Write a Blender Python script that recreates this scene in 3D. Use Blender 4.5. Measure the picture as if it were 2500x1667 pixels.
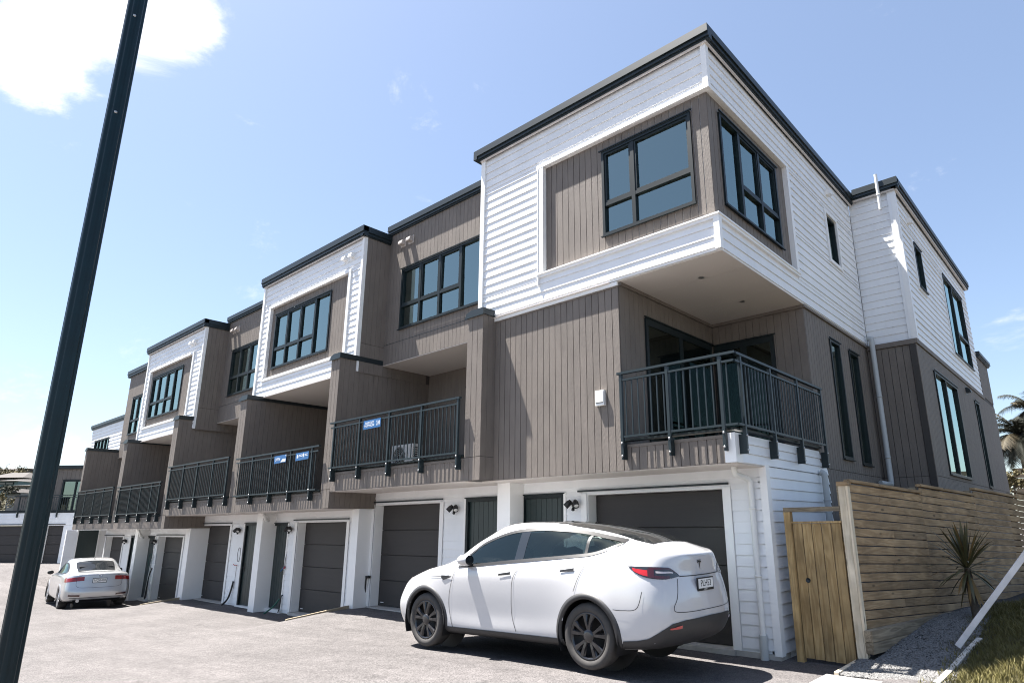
import bpy, bmesh, math, random
from mathutils import Vector, Matrix, noise
from mathutils.bvhtree import BVHTree
random.seed(7)
for o in list(bpy.data.objects): bpy.data.objects.remove(o, do_unlink=True)
scene = bpy.context.scene
C = scene.collection
R = math.radians

# ------------------------------------------------------------------ camera
CAM = Vector((3.68560, -7.81017, 1.68443))
yaw, pitch, roll = R(130.62666), R(14.93158), R(-0.53238)
fwd = Vector((math.cos(pitch)*math.cos(yaw), math.cos(pitch)*math.sin(yaw), math.sin(pitch)))
rgt = Vector((math.sin(yaw), -math.cos(yaw), 0)); upv = rgt.cross(fwd)
r2 = math.cos(roll)*rgt + math.sin(roll)*upv
u2 = -math.sin(roll)*rgt + math.cos(roll)*upv
cam = bpy.data.cameras.new('camera'); camo = bpy.data.objects.new('camera', cam); C.objects.link(camo)
cam.sensor_width = 36; cam.lens = 1556.955/2500*36
cam.shift_x = -118.15/2500; cam.shift_y = 34.56/2500
cam.clip_start = 0.05; cam.clip_end = 3000
m = Matrix((r2, u2, -fwd)).transposed().to_4x4(); m.translation = CAM
camo.matrix_world = m
scene.camera = camo

# ------------------------------------------------------------------ light
SUN = Vector((0.365, 0.140, -0.920)).normalized()
sun = bpy.data.lights.new('sun', 'SUN'); suno = bpy.data.objects.new('sun', sun); C.objects.link(suno)
sun.energy = 5.0; sun.angle = R(0.53); sun.color = (1.0, 0.955, 0.90)
suno.rotation_euler = SUN.to_track_quat('-Z', 'Y').to_euler(); suno.location = (-20, -10, 40)
world = bpy.data.worlds.new('World'); scene.world = world; world.use_nodes = True
nt = world.node_tree; nt.nodes.clear()
def N(t, typ, **k):
    n = t.nodes.new(typ)
    for a, b in k.items():
        if a == 'inp':
            for i, v in b.items(): n.inputs[i].default_value = v
        else: setattr(n, a, b)
    return n
out = N(nt, 'ShaderNodeOutputWorld'); bg = N(nt, 'ShaderNodeBackground')
sky = N(nt, 'ShaderNodeTexSky'); sky.sky_type = 'NISHITA'; sky.sun_disc = False
sky.sun_elevation = math.asin(-SUN.z); sky.sun_rotation = math.atan2(-SUN.x, -SUN.y)
sky.air_density = 1.0; sky.dust_density = 1.0; sky.ozone_density = 1.6; sky.altitude = 20
bg.inputs['Strength'].default_value = 0.05
# clouds: procedural noise over the whole sky, denser round two bearings where cumulus stands
tc = N(nt, 'ShaderNodeTexCoord')
def cloud_blob(direction, size, gain):
    d = N(nt, 'ShaderNodeVectorMath', operation='DISTANCE'); d.inputs[1].default_value = direction
    nt.links.new(tc.outputs['Generated'], d.inputs[0])
    mr = N(nt, 'ShaderNodeMapRange', inp={1: 0.0, 2: size, 3: gain, 4: 0.0}); mr.interpolation_type = 'SMOOTHSTEP'
    nt.links.new(d.outputs['Value'], mr.inputs[0]); return mr.outputs[0]
def pix(x, y):
    return (fwd + r2*((x-1368.15)/1556.955) - u2*((y-868.06)/1556.955)).normalized()
blobs = [cloud_blob(pix(*p), s, g) for p, s, g in (((120, -60), .22, .27), ((340, 0), .13, .22), ((110, 170), .07, .20), ((430, 60), .10, .2), ((20, 120), .10, .16), ((10, 1085), .13, .26), ((2420, 830), .09, .15), ((200, 1140), .10, .13), ((560, 10), .10, .13))]
acc = blobs[0]
for b in blobs[1:]:
    ad = N(nt, 'ShaderNodeMath', operation='ADD'); nt.links.new(acc, ad.inputs[0]); nt.links.new(b, ad.inputs[1]); acc = ad.outputs[0]
mp = N(nt, 'ShaderNodeMapping'); mp.inputs['Scale'].default_value = (1, 1, 1.9)
nt.links.new(tc.outputs['Generated'], mp.inputs[0])
ns = N(nt, 'ShaderNodeTexNoise', inp={'Scale': 6.5, 'Detail': 12, 'Roughness': .66, 'Distortion': .35}); nt.links.new(mp.outputs[0], ns.inputs['Vector'])
ad = N(nt, 'ShaderNodeMath', operation='ADD'); nt.links.new(acc, ad.inputs[0]); nt.links.new(ns.outputs['Fac'], ad.inputs[1])
cr = N(nt, 'ShaderNodeMapRange', inp={1: .63, 2: .92, 3: 0, 4: 1}); cr.interpolation_type = 'SMOOTHSTEP'; nt.links.new(ad.outputs[0], cr.inputs[0])
# thin veil so that the blue pales
mixc = N(nt, 'ShaderNodeMixRGB'); mixc.inputs[2].default_value = (6.2, 6.3, 6.5, 1)
veil = N(nt, 'ShaderNodeMixRGB', inp={0: .10}); veil.inputs[2].default_value = (5.2, 6.2, 8.2, 1)
tint = N(nt, 'ShaderNodeMixRGB', blend_type='MULTIPLY', inp={0: 1.0}); tint.inputs[2].default_value = (1.0, .98, .965, 1)
nt.links.new(sky.outputs[0], tint.inputs[1]); nt.links.new(tint.outputs[0], veil.inputs[1])
nt.links.new(cr.outputs[0], mixc.inputs[0]); nt.links.new(veil.outputs[0], mixc.inputs[1])
nt.links.new(mixc.outputs[0], bg.inputs['Color']); nt.links.new(bg.outputs[0], out.inputs[0])
scene.view_settings.view_transform = 'Standard'; scene.view_settings.look = 'None'
scene.view_settings.exposure = 2.1; scene.view_settings.gamma = 1
scene.cycles.use_denoising = True; scene.cycles.filter_width = 1.05
scene.cycles.max_bounces = 8; scene.cycles.diffuse_bounces = 4; scene.cycles.transparent_max_bounces = 12
scene.cycles.sample_clamp_indirect = 6

# ------------------------------------------------------------------ materials
MATS = {}
def mat(name, col, rough=.6, metal=0, var=.06, vscale=3.0, bump=0, bscale=60, obj_var=0, coat=0, spec=.5, stretch=(1, 1, 1), detail=4):
    if name in MATS: return MATS[name]
    m = bpy.data.materials.new(name); m.use_nodes = True; t = m.node_tree
    p = t.nodes['Principled BSDF']
    p.inputs['Roughness'].default_value = rough; p.inputs['Metallic'].default_value = metal
    p.inputs['Specular IOR Level'].default_value = spec
    if coat: p.inputs['Coat Weight'].default_value = coat; p.inputs['Coat Roughness'].default_value = .03
    tx = N(t, 'ShaderNodeNewGeometry')
    mpn = N(t, 'ShaderNodeMapping'); mpn.inputs['Scale'].default_value = stretch
    t.links.new(tx.outputs['Position'], mpn.inputs[0])
    n1 = N(t, 'ShaderNodeTexNoise', inp={'Scale': vscale, 'Detail': detail, 'Roughness': .6}); t.links.new(mpn.outputs[0], n1.inputs['Vector'])
    mr = N(t, 'ShaderNodeMapRange', inp={1: .25, 2: .75, 3: 1-var, 4: 1+var}); t.links.new(n1.outputs['Fac'], mr.inputs[0])
    fac = mr.outputs[0]
    if obj_var:
        oi = N(t, 'ShaderNodeObjectInfo'); m2 = N(t, 'ShaderNodeMapRange', inp={3: 1-obj_var, 4: 1+obj_var}); t.links.new(oi.outputs['Random'], m2.inputs[0])
        mu = N(t, 'ShaderNodeMath', operation='MULTIPLY'); t.links.new(fac, mu.inputs[0]); t.links.new(m2.outputs[0], mu.inputs[1]); fac = mu.outputs[0]
    vm = N(t, 'ShaderNodeVectorMath', operation='SCALE'); vm.inputs[0].default_value = col[:3]; t.links.new(fac, vm.inputs['Scale'])
    t.links.new(vm.outputs[0], p.inputs['Base Color'])
    if bump:
        n2 = N(t, 'ShaderNodeTexNoise', inp={'Scale': bscale, 'Detail': 4}); t.links.new(mpn.outputs[0], n2.inputs['Vector'])
        b = N(t, 'ShaderNodeBump', inp={'Strength': bump, 'Distance': .01}); t.links.new(n2.outputs['Fac'], b.inputs['Height']); t.links.new(b.outputs[0], p.inputs['Normal'])
    MATS[name] = m; return m
WHITE = mat('white_paint', (.77, .78, .79), .45, var=.05, vscale=2.2, obj_var=.025, stretch=(1, 1, .3))
TRIM = mat('white_trim', (.80, .80, .79), .4, var=.02)
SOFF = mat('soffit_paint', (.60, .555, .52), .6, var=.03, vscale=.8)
BROWN = mat('taupe_board', (.157, .135, .117), .72, var=.13, vscale=6, bump=.40, bscale=60, obj_var=.045, stretch=(1, 1, .35))
BROWNB = mat('taupe_groove', (.05, .045, .042), .8, var=.05)
FASC = mat('dark_metal_fascia', (.013, .021, .025), .42, .1, var=.05, vscale=2)
FRAME = mat('dark_aluminium', (.006, .012, .014), .45, .0, var=.04, spec=.35)
RAILM = mat('rail_powdercoat', (.016, .026, .030), .42, .1, var=.06, spec=.4)
BOLT = mat('bolt_steel', (.45, .45, .45), .35, .8)
GARAGE = mat('garage_steel', (.031, .0275, .0265), .6, var=.10, vscale=4, bump=.12, bscale=30, stretch=(.25, 1, 3))
DOORM = mat('door_green_black', (.018, .030, .030), .38, var=.12, vscale=6, stretch=(6, 6, .3))
CONC = mat('concrete', (.42, .40, .37), .85, var=.18, vscale=6, bump=.2)
PLASTW = mat('pvc_white', (.70, .70, .68), .4, var=.04)
PLASTG = mat('pvc_grey', (.42, .44, .44), .45, var=.05)
BLACK = mat('black_plastic', (.012, .012, .013), .5, var=.1)
INTER = mat('interior_paint', (.78, .78, .74), .8, var=.03)
CURT = mat('curtain', (.55, .53, .48), .9, var=.08, vscale=9)
WOODK = mat('edge_timber', (.30, .245, .17), .8, var=.2, vscale=9, bump=.2)
def emis(name, col, st):
    m = bpy.data.materials.new(name); m.use_nodes = True; t = m.node_tree; t.nodes.clear()
    o = N(t, 'ShaderNodeOutputMaterial'); e = N(t, 'ShaderNodeEmission'); e.inputs[0].default_value = (*col, 1); e.inputs[1].default_value = st
    t.links.new(e.outputs[0], o.inputs[0]); return m
LAMP = emis('lamp_glow', (1, .97, .9), 6)
def glass(name, tint, refl=1.55, add=.0, rough=0.0):
    m = bpy.data.materials.new(name); m.use_nodes = True; t = m.node_tree; t.nodes.clear()
    o = N(t, 'ShaderNodeOutputMaterial'); tr = N(t, 'ShaderNodeBsdfTransparent'); tr.inputs[0].default_value = (*tint, 1)
    g = N(t, 'ShaderNodeBsdfGlossy'); g.inputs['Roughness'].default_value = rough; g.inputs['Color'].default_value = (.76, .95, .90, 1)
    fr = N(t, 'ShaderNodeFresnel', inp={0: refl}); mx = N(t, 'ShaderNodeMixShader')
    ad = N(t, 'ShaderNodeMath', operation='ADD', inp={1: add}); ad.use_clamp = True
    t.links.new(fr.outputs[0], ad.inputs[0]); t.links.new(ad.outputs[0], mx.inputs[0])
    # slight ripple of float glass
    geo = N(t, 'ShaderNodeNewGeometry'); nn = N(t, 'ShaderNodeTexNoise', inp={'Scale': 1.4, 'Detail': 1}); t.links.new(geo.outputs['Position'], nn.inputs['Vector'])
    b = N(t, 'ShaderNodeBump', inp={'Strength': .03, 'Distance': .05}); t.links.new(nn.outputs['Fac'], b.inputs['Height']); t.links.new(b.outputs[0], g.inputs['Normal'])
    t.links.new(tr.outputs[0], mx.inputs[1]); t.links.new(g.outputs[0], mx.inputs[2]); t.links.new(mx.outputs[0], o.inputs[0]); return m
GLASS = glass('window_glass', (.55, .68, .66), 1.7, .20)
CARGLASS = glass('car_glass', (.40, .47, .45), 1.5, .03)
def timber(name, dark, light, scale=1.0, axis=0, var=.16):
    m = bpy.data.materials.new(name); m.use_nodes = True; t = m.node_tree; p = t.nodes['Principled BSDF']; p.inputs['Roughness'].default_value = .8
    tc = N(t, 'ShaderNodeTexCoord'); oi = N(t, 'ShaderNodeObjectInfo')
    ml = N(t, 'ShaderNodeMath', operation='MULTIPLY', inp={1: 37.0}); t.links.new(oi.outputs['Random'], ml.inputs[0])
    ad = N(t, 'ShaderNodeVectorMath', operation='ADD'); t.links.new(tc.outputs['Object'], ad.inputs[0]); t.links.new(ml.outputs[0], ad.inputs[1])
    sc = [5.0, 5.0, 5.0]; sc[axis] = .45
    mp = N(t, 'ShaderNodeMapping'); mp.inputs['Scale'].default_value = [s*scale for s in sc]; t.links.new(ad.outputs[0], mp.inputs[0])
    n = N(t, 'ShaderNodeTexNoise', inp={'Scale': 2.2, 'Detail': 2, 'Distortion': .6}); t.links.new(mp.outputs[0], n.inputs['Vector'])
    w = N(t, 'ShaderNodeMath', operation='MULTIPLY', inp={1: 11.0}); t.links.new(n.outputs['Fac'], w.inputs[0])
    s = N(t, 'ShaderNodeMath', operation='SINE'); mu = N(t, 'ShaderNodeMath', operation='MULTIPLY', inp={1: 3.1416}); t.links.new(w.outputs[0], mu.inputs[0]); t.links.new(mu.outputs[0], s.inputs[0])
    rp = N(t, 'ShaderNodeMapRange', inp={1: -1, 2: 1, 3: 0, 4: 1}); t.links.new(s.outputs[0], rp.inputs[0])
    mx = N(t, 'ShaderNodeMixRGB'); mx.inputs[1].default_value = (*dark, 1); mx.inputs[2].default_value = (*light, 1); t.links.new(rp.outputs[0], mx.inputs[0])
    # blotchy weathering
    n2 = N(t, 'ShaderNodeTexNoise', inp={'Scale': 2.6, 'Detail': 5}); t.links.new(ad.outputs[0], n2.inputs['Vector'])
    m2 = N(t, 'ShaderNodeMapRange', inp={1: .3, 2: .7, 3: .68, 4: 1.22}); t.links.new(n2.outputs['Fac'], m2.inputs[0])
    m3 = N(t, 'ShaderNodeMapRange', inp={3: 1-var, 4: 1+var}); t.links.new(oi.outputs['Random'], m3.inputs[0])
    mm = N(t, 'ShaderNodeMath', operation='MULTIPLY'); t.links.new(m2.outputs[0], mm.inputs[0]); t.links.new(m3.outputs[0], mm.inputs[1])
    # knots
    vo = N(t, 'ShaderNodeTexVoronoi', inp={'Scale': 1.0}); mpk = N(t, 'ShaderNodeMapping'); ks = [5.0, 5.0, 5.0]; ks[axis] = 1.7; mpk.inputs['Scale'].default_value = ks
    t.links.new(ad.outputs[0], mpk.inputs[0]); t.links.new(mpk.outputs[0], vo.inputs['Vector'])
    kk = N(t, 'ShaderNodeMapRange', inp={1: .05, 2: .11, 3: .35, 4: 1.0}); t.links.new(vo.outputs['Distance'], kk.inputs[0])
    m5 = N(t, 'ShaderNodeMath', operation='MULTIPLY'); t.links.new(mm.outputs[0], m5.inputs[0]); t.links.new(kk.outputs[0], m5.inputs[1])
    vs = N(t, 'ShaderNodeVectorMath', operation='SCALE'); t.links.new(mx.outputs[0], vs.inputs[0]); t.links.new(m5.outputs[0], vs.inputs['Scale'])
    t.links.new(vs.outputs[0], p.inputs['Base Color'])
    b = N(t, 'ShaderNodeBump', inp={'Strength': .18, 'Distance': .01}); t.links.new(rp.outputs[0], b.inputs['Height']); t.links.new(b.outputs[0], p.inputs['Normal'])
    return m
SLAT = timber('fence_pine', (.270, .178, .092), (.360, .248, .138), 1.0, 0)
GATEW = timber('gate_pine', (.30, .195, .082), (.40, .275, .128), 1.0, 2, .16)
POSTW = timber('post_pine', (.60, .50, .36), (.70, .60, .45), .8, 2, .05)
SLEEP = timber('sleeper_pine', (.19, .15, .10), (.30, .245, .17), .9, 0)

# ------------------------------------------------------------------ mesh helpers
WL = {}
def reg(o, parent, world=(0, 0, 0)):
    w = Vector(world); C.objects.link(o)
    if parent is not None:
        o.parent = parent; o.location = w - WL[parent.name]
    else: o.location = w
    WL[o.name] = w
    return o
def tag(o, label=None, cat=None, group=None, kind=None):
    if label: o['label'] = label
    if cat: o['category'] = cat
    if group: o['group'] = group
    if kind: o['kind'] = kind
    return o
def thing(name, base, label, cat, group=None):
    o = bpy.data.objects.new(name, None); o.empty_display_size = .3
    reg(o, None, base); return tag(o, label, cat, group)
class MB:
    def __init__(s): s.v = []; s.f = []; s.mi = []; s.sm = []
    def add(s, vs, fs, mi=0, smooth=False):
        k = len(s.v); s.v += [tuple(v) for v in vs]; s.f += [tuple(k+i for i in f) for f in fs]; s.mi += [mi]*len(fs); s.sm += [smooth]*len(fs); return s
    def box(s, lo, hi, mi=0):
        (a, b, c), (d, e, f) = lo, hi
        a, d = min(a, d), max(a, d); b, e = min(b, e), max(b, e); c, f = min(c, f), max(c, f)
        return s.add([(a, b, c), (d, b, c), (d, e, c), (a, e, c), (a, b, f), (d, b, f), (d, e, f), (a, e, f)],
              [(0, 3, 2, 1), (4, 5, 6, 7), (0, 1, 5, 4), (1, 2, 6, 5), (2, 3, 7, 6), (3, 0, 4, 7)], mi)
    def tube(s, pts, r, seg=8, mi=0, cap=True, smooth=True, radii=None):
        pts = [Vector(p) for p in pts]; n = len(pts); rings = []; ref = None
        for i, p in enumerate(pts):
            d = ((pts[min(i+1, n-1)]-pts[i]).normalized() + (pts[i]-pts[max(i-1, 0)]).normalized()).normalized()
            if ref is None: ref = d.orthogonal().normalized()
            ref = (ref - d*ref.dot(d)).normalized(); b = d.cross(ref); rr = radii[i] if radii else r
            rings.append([p + rr*(math.cos(2*math.pi*k/seg)*ref + math.sin(2*math.pi*k/seg)*b) for k in range(seg)])
        vs = [v for rg in rings for v in rg]; fs = []
        for i in range(n-1):
            for k in range(seg):
                a = i*seg+k; b2 = i*seg+(k+1) % seg; fs.append((a, b2, b2+seg, a+seg))
        s.add(vs, fs, mi, smooth)
        if cap: s.add(rings[0], [tuple(range(seg-1, -1, -1))], mi); s.add(rings[-1], [tuple(range(seg))], mi)
        return s
    def lathe(s, prof, axis_o, axis_d, seg=32, mi=0, smooth=True):
        o = Vector(axis_o); d = Vector(axis_d).normalized(); a = d.orthogonal().normalized(); b = d.cross(a); vs = []; fs = []
        for (h, r) in prof:
            for k in range(seg):
                t = 2*math.pi*k/seg; vs.append(o + d*h + r*(math.cos(t)*a + math.sin(t)*b))
        for i in range(len(prof)-1):
            for k in range(seg): fs.append((i*seg+k, i*seg+(k+1) % seg, (i+1)*seg+(k+1) % seg, (i+1)*seg+k))
        return s.add(vs, fs, mi, smooth)
    def prism(s, poly, d, mi=0):
        n = len(poly); d = Vector(d); a = [Vector(p) for p in poly]; vs = a + [p+d for p in a]
        return s.add(vs, [tuple(range(n)), tuple(range(2*n-1, n-1, -1))] + [(i, i+n, (i+1) % n+n, (i+1) % n) for i in range(n)], mi)
    def grid(s, rows, mi=0, smooth=True):
        n = len(rows[0]); vs = [p for r in rows for p in r]
        return s.add(vs, [(i*n+j, i*n+j+1, (i+1)*n+j+1, (i+1)*n+j) for i in range(len(rows)-1) for j in range(n-1)], mi, smooth)
    def mesh(s, name, mats):
        me = bpy.data.meshes.new(name); me.from_pydata(s.v, [], s.f)
        for m in (mats if isinstance(mats, (list, tuple)) else [mats]): me.materials.append(m)
        me.polygons.foreach_set('material_index', s.mi); me.polygons.foreach_set('use_smooth', s.sm); me.update(); return me
    def build(s, name, mats, parent=None, origin=None, fix=False):
        org = Vector(origin) if origin is not None else (WL[parent.name] if parent is not None else Vector((0, 0, 0)))
        s.v = [tuple(Vector(v)-org) for v in s.v]
        me = s.mesh(name, mats)
        if fix:
            bm = bmesh.new(); bm.from_mesh(me); bmesh.ops.recalc_face_normals(bm, faces=bm.faces); bm.to_mesh(me); bm.free()
        return reg(bpy.data.objects.new(name, me), parent, org)
BOXC = {}
def box(name, lo, hi, m, parent=None, bev=0):
    lo, hi = Vector([min(a, b) for a, b in zip(lo, hi)]), Vector([max(a, b) for a, b in zip(lo, hi)])
    d = hi-lo; key = (round(d.x, 3), round(d.y, 3), round(d.z, 3), m.name, bev)
    me = BOXC.get(key)
    if me is None:
        b = MB(); b.box(-d/2, d/2); me = b.mesh(name, m)
        if bev:
            bm = bmesh.new(); bm.from_mesh(me); bmesh.ops.bevel(bm, geom=list(bm.edges), offset=bev, segments=1, affect='EDGES'); bm.to_mesh(me); bm.free()
        BOXC[key] = me
    return reg(bpy.data.objects.new(name, me), parent, (lo+hi)/2)
# facades: face 'f' looks to -Y (u = x), face 's' looks to +X (u = y)
def fb(face, base, u0, u1, d0, d1, z0, z1):
    return ((u0, base-d0, z0), (u1, base-d1, z1)) if face == 'f' else ((base+d0, u0, z0), (base+d1, u1, z1))
def P3(face, base, u, d, z): return Vector((u, base-d, z)) if face == 'f' else Vector((base+d, u, z))
def sub_rects(r, holes):
    rs = [r]
    for (a, b, c, d) in holes:
        nr = []
        for (u0, u1, z0, z1) in rs:
            if a >= u1-1e-4 or b <= u0+1e-4 or c >= z1-1e-4 or d <= z0+1e-4: nr.append((u0, u1, z0, z1)); continue
            if c > z0: nr.append((u0, u1, z0, c))
            if d < z1: nr.append((u0, u1, d, z1))
            if a > u0: nr.append((u0, a, max(z0, c), min(z1, d)))
            if b < u1: nr.append((b, u1, max(z0, c), min(z1, d)))
        rs = nr
    return [q for q in rs if q[1]-q[0] > .012 and q[3]-q[2] > .012]
def wall(name, face, base, u0, u1, z0, z1, thick, m, parent, holes=()):
    b = MB()
    for (a, c, d, e) in sub_rects((u0, u1, z0, z1), holes): b.box(*fb(face, base, a, c, 0, -thick, d, e))
    return b.build(name, m, parent)
def vboards(parent, face, base, u0, u1, z0, z1, holes=(), pitch=.133, sep=True, t=.014, gap=.011, name='cladding_board', off=0):
    n = max(1, round((u1-u0-off)/pitch)); us = [u0] + [u0+off+(u1-u0-off)*i/n for i in range(0 if off else 1, n+1)]
    b = MB()
    for i in range(len(us)-1):
        for (a, c, d, e) in sub_rects((us[i]+gap/2, us[i+1]-gap/2, z0, z1), holes):
            if sep: box(name, *fb(face, base, a, c, 0, t, d, e), BROWN, parent)
            else: b.box(*fb(face, base, a, c, 0, t, d, e))
    if not sep: tag(b.build(name+'s' if False else name, BROWN, parent), kind='stuff')
WBC = {}; prnd = random.Random(21)
def wboards(parent, face, base, u0, u1, z0, z1, holes=(), pitch=.165, sep=True, name='weatherboard', lap=.019, m=None):
    m = m or WHITE
    n = max(1, round((z1-z0)/pitch)); p = (z1-z0)/n; allb = MB()
    for i in range(n):
        za = z0+i*p
        for (a, c, d, e) in sub_rects((u0, u1, za, za+p), holes):
            t1 = lap if abs(d-za) < .02 else lap*(1-(d-za)/p)
            key = (face, round(c-a, 3), round(e-d, 3), round(t1, 3), m.name); me = WBC.get(key)
            g_ = .009 if e-d > .05 else 0; prof = [(-.001, g_), (t1, g_), (.003, e-d), (-.001, e-d)]
            if sep:
                if me is None:
                    b = MB(); b.prism([P3(face, 0, 0, dd, zz) for dd, zz in prof], (P3(face, 0, c-a, 0, 0)))
                    me = b.mesh(name, m)
                    bm = bmesh.new(); bm.from_mesh(me); bmesh.ops.recalc_face_normals(bm, faces=bm.faces); bm.to_mesh(me); bm.free()
                    WBC[key] = me
                reg(bpy.data.objects.new(name, me), parent, P3(face, base, a, 0, d))
            else: allb.prism([P3(face, base, a, dd, d+zz) for dd, zz in prof], P3(face, 0, c-a, 0, 0))
    if not sep: tag(allb.build(name, m, parent, fix=True), kind='stuff')
def window(parent, face, base, u0, u1, z0, z1, mulls=(), transom=None, tbays=(), rec=.045, fw=.05, sill=True, name='window', inner=True, glassm=None):
    """aluminium joinery: frame proud of the wall, panes set back, head flashing and sill bar"""
    b = MB(); f = lambda *a: b.box(*fb(face, base, *a))
    f(u0, u0+fw, -.06, .03, z0, z1); f(u1-fw, u1, -.06, .03, z0, z1); f(u0+fw, u1-fw, -.06, .03, z1-fw, z1); f(u0+fw, u1-fw, -.06, .03, z0, z0+fw)
    for mu in mulls: f(mu-.035, mu+.035, -.055, .022, z0+fw, z1-fw)
    ed = [u0+fw-.035] + list(mulls) + [u1-fw+.035]; panes = []
    for i in range(len(ed)-1):
        a, c = ed[i]+.035, ed[i+1]-.035
        if transom and i in tbays:
            f(a, c, -.05, .02, transom-.03, transom+.03)
            panes.append((a, c, z0+fw, transom-.03)); panes.append((a, c, transom+.03, z1-fw))
            sa = .035                     # opening sash
            for q in ((a, a+sa, transom+.03, z1-fw), (c-sa, c, transom+.03, z1-fw), (a+sa, c-sa, transom+.03, transom+.03+sa), (a+sa, c-sa, z1-fw-sa, z1-fw)): f(q[0], q[1], -.03, .012, q[2], q[3])
        else: panes.append((a, c, z0+fw, z1-fw))
    f(u0-.04, u1+.04, .031, .055, z1+.002, z1+.022)
    if sill: f(u0-.02, u1+.02, .031, .06, z0-.022, z0-.002)
    w = b.build(name, FRAME, parent)
    for (a, c, d, e) in panes:
        po = box('pane', *fb(face, base, a-.004, c+.004, -.034, -.026, d-.004, e+.004), glassm or GLASS, w)
        tl_ = [prnd.uniform(-.007, .007), prnd.uniform(-.007, .007)]; po.rotation_euler = (tl_[0], 0, tl_[1]) if face == 'f' else (0, tl_[0], tl_[1])
    return w
# ================================================================== terrace houses
YW, YF, YG, YP, YD, YB = .09, -.226, .975, .60, 1.20, .92     # wall A, fins, garage wall, posts, garage doors, set-back upper wall
FINS = {'AB': (-5.12, -4.69, 5.49, 2.47), 'BC': (-9.97, -9.59, 5.53, 2.11), 'CD': (-14.77, -14.33, 5.18, 2.11), 'DE': (-19.75, -19.32, 5.19, 1.72), 'EF': (-24.67, -24.25, 4.85, 1.72), 'FG': (-29.78, -29.53, 4.98, 1.72)}
def railing(parent, face, base, u0, u1, zt, zb, posts, zp, pitch=.105, name='railing', ends=True):
    """balustrade: flat top rail, second rail, bottom rail, posts that run down to side brackets, round balusters"""
    b = MB(); f = lambda *a: b.box(*fb(face, base, *a))
    f(u0-.03, u1+.03, -.03, .03, zt-.035, zt); f(u0, u1, -.018, .018, zt-.14, zt-.11); f(u0, u1, -.018, .018, zb, zb+.03)
    rl = b.build(name, RAILM, parent)
    for i, p in enumerate(posts):
        q = MB(); q.box(*fb(face, base, p-.022, p+.022, -.0225, .0225, zp+.05, zt-.036))
        q.box(*fb(face, base, p-.014, p+.014, -.09, .023, zp, zp+.26))
        pm = q.build('post', RAILM, rl)
        for z in (zp+.05, zp+.24):
            c = P3(face, base, p, .021, z); d = P3(face, 0, 0, 1, 0)
            MB().lathe([(0, .016), (.010, .016), (.016, .010), (.018, .0005)], c, d, 10).build('bolt', BOLT, rl)
    n = int((u1-u0)/pitch)
    for i in range(1, n):
        u = u0+(u1-u0)*i/n
        if min([abs(u-p) for p in posts]+[9]) < .035: continue
        box('baluster', *fb(face, base, u-.008, u+.008, -.008, .008, zb+.031, zt-.141), RAILM, rl)
    return rl
def garage_door(parent, u0, u1, z0, z1, n=4):
    g = box('garage_door', (u0, YD+.012, z0), (u1, YD+.05, z1), GARAGE, parent)
    for i in range(n):
        h = (z1-z0)/n
        box('panel', (u0+.004, YD-.018, z0+i*h+.004), (u1-.004, YD+.012, z0+(i+1)*h-.004), GARAGE, g, bev=.006)
    box('maker_plate', (u0+.10, YD-.022, z0+.07), (u0+.22, YD-.0185, z0+.085), TRIM, g)
    # white reveal and head
    b = MB(); b.box((u0-.02, YG-.005, z0), (u0, YD+.05, z1+.02)); b.box((u1, YG-.005, z0), (u1+.02, YD+.05, z1+.02)); b.box((u0, YG-.005, z1), (u1, YD+.05, z1+.02))
    b.box((u0-.14, YG-.028, z0), (u0-.021, YG-.0205, z1+.02)); b.box((u1+.021, YG-.028, z0), (u1+.14, YG-.0205, z1+.02))
    b.build('garage_reveal', TRIM, parent)
    box('head_flashing', (u0-.20, YG-.055, z1+.055), (u1+.12, YG-.022, z1+.085), FASC, parent)
    box('garage_sill', (u0-.05, YG-.06, z0-.14), (u1+.05, YD+.1, z0-.006), CONC, parent)
def entry_door(parent, u0, u1, z0, z1, m=None, handle_left=True, pull=False):
    m = m or DOORM; y = YG+.03
    b = MB(); b.box((u0, y-.05, z0), (u0+.06, y+.06, z1)); b.box((u1-.06, y-.05, z0), (u1, y+.06, z1)); b.box((u0+.06, y-.05, z1-.06), (u1-.06, y+.06, z1))
    b.box((u0-.03, y-.075, z1+.002), (u1+.03, y-.03, z1+.022)); b.build('door_frame', FRAME, parent)
    d = box('door', (u0+.06, y+.012, z0+.02), (u1-.06, y+.05, z1-.06), m, parent)
    n = 7
    for i in range(n):
        w = (u1-u0-.12)/n; box('door_board', (u0+.06+i*w+.004, y+.002, z0+.03), (u0+.06+(i+1)*w-.004, y+.012, z1-.065), m, d)
    hx = u0+.13 if handle_left else u1-.13
    hb = MB()
    if pull: hb.tube([(hx, y-.05, z0+.35), (hx, y-.05, z1-.45)], .013, 8); hb.box((hx-.01, y-.05, z0+.5), (hx+.01, y+.002, z0+.53)); hb.box((hx-.01, y-.05, z1-.6), (hx+.01, y+.002, z1-.57))
    else: hb.box((hx-.025, y-.008, z0+.93), (hx+.025, y+.002, z0+1.17)); hb.tube([(hx, y-.045, z0+1.04), (hx+(.11 if handle_left else -.11), y-.045, z0+1.04)], .009, 6); hb.tube([(hx, y, z0+1.04), (hx, y-.045, z0+1.04)], .009, 6)
    hb.build('handle', BOLT if pull else BLACK, d)
    box('door_sill', (u0-.04, y-.10, z0-.10), (u1+.04, y+.06, z0+.018), TRIM, parent)
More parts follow.
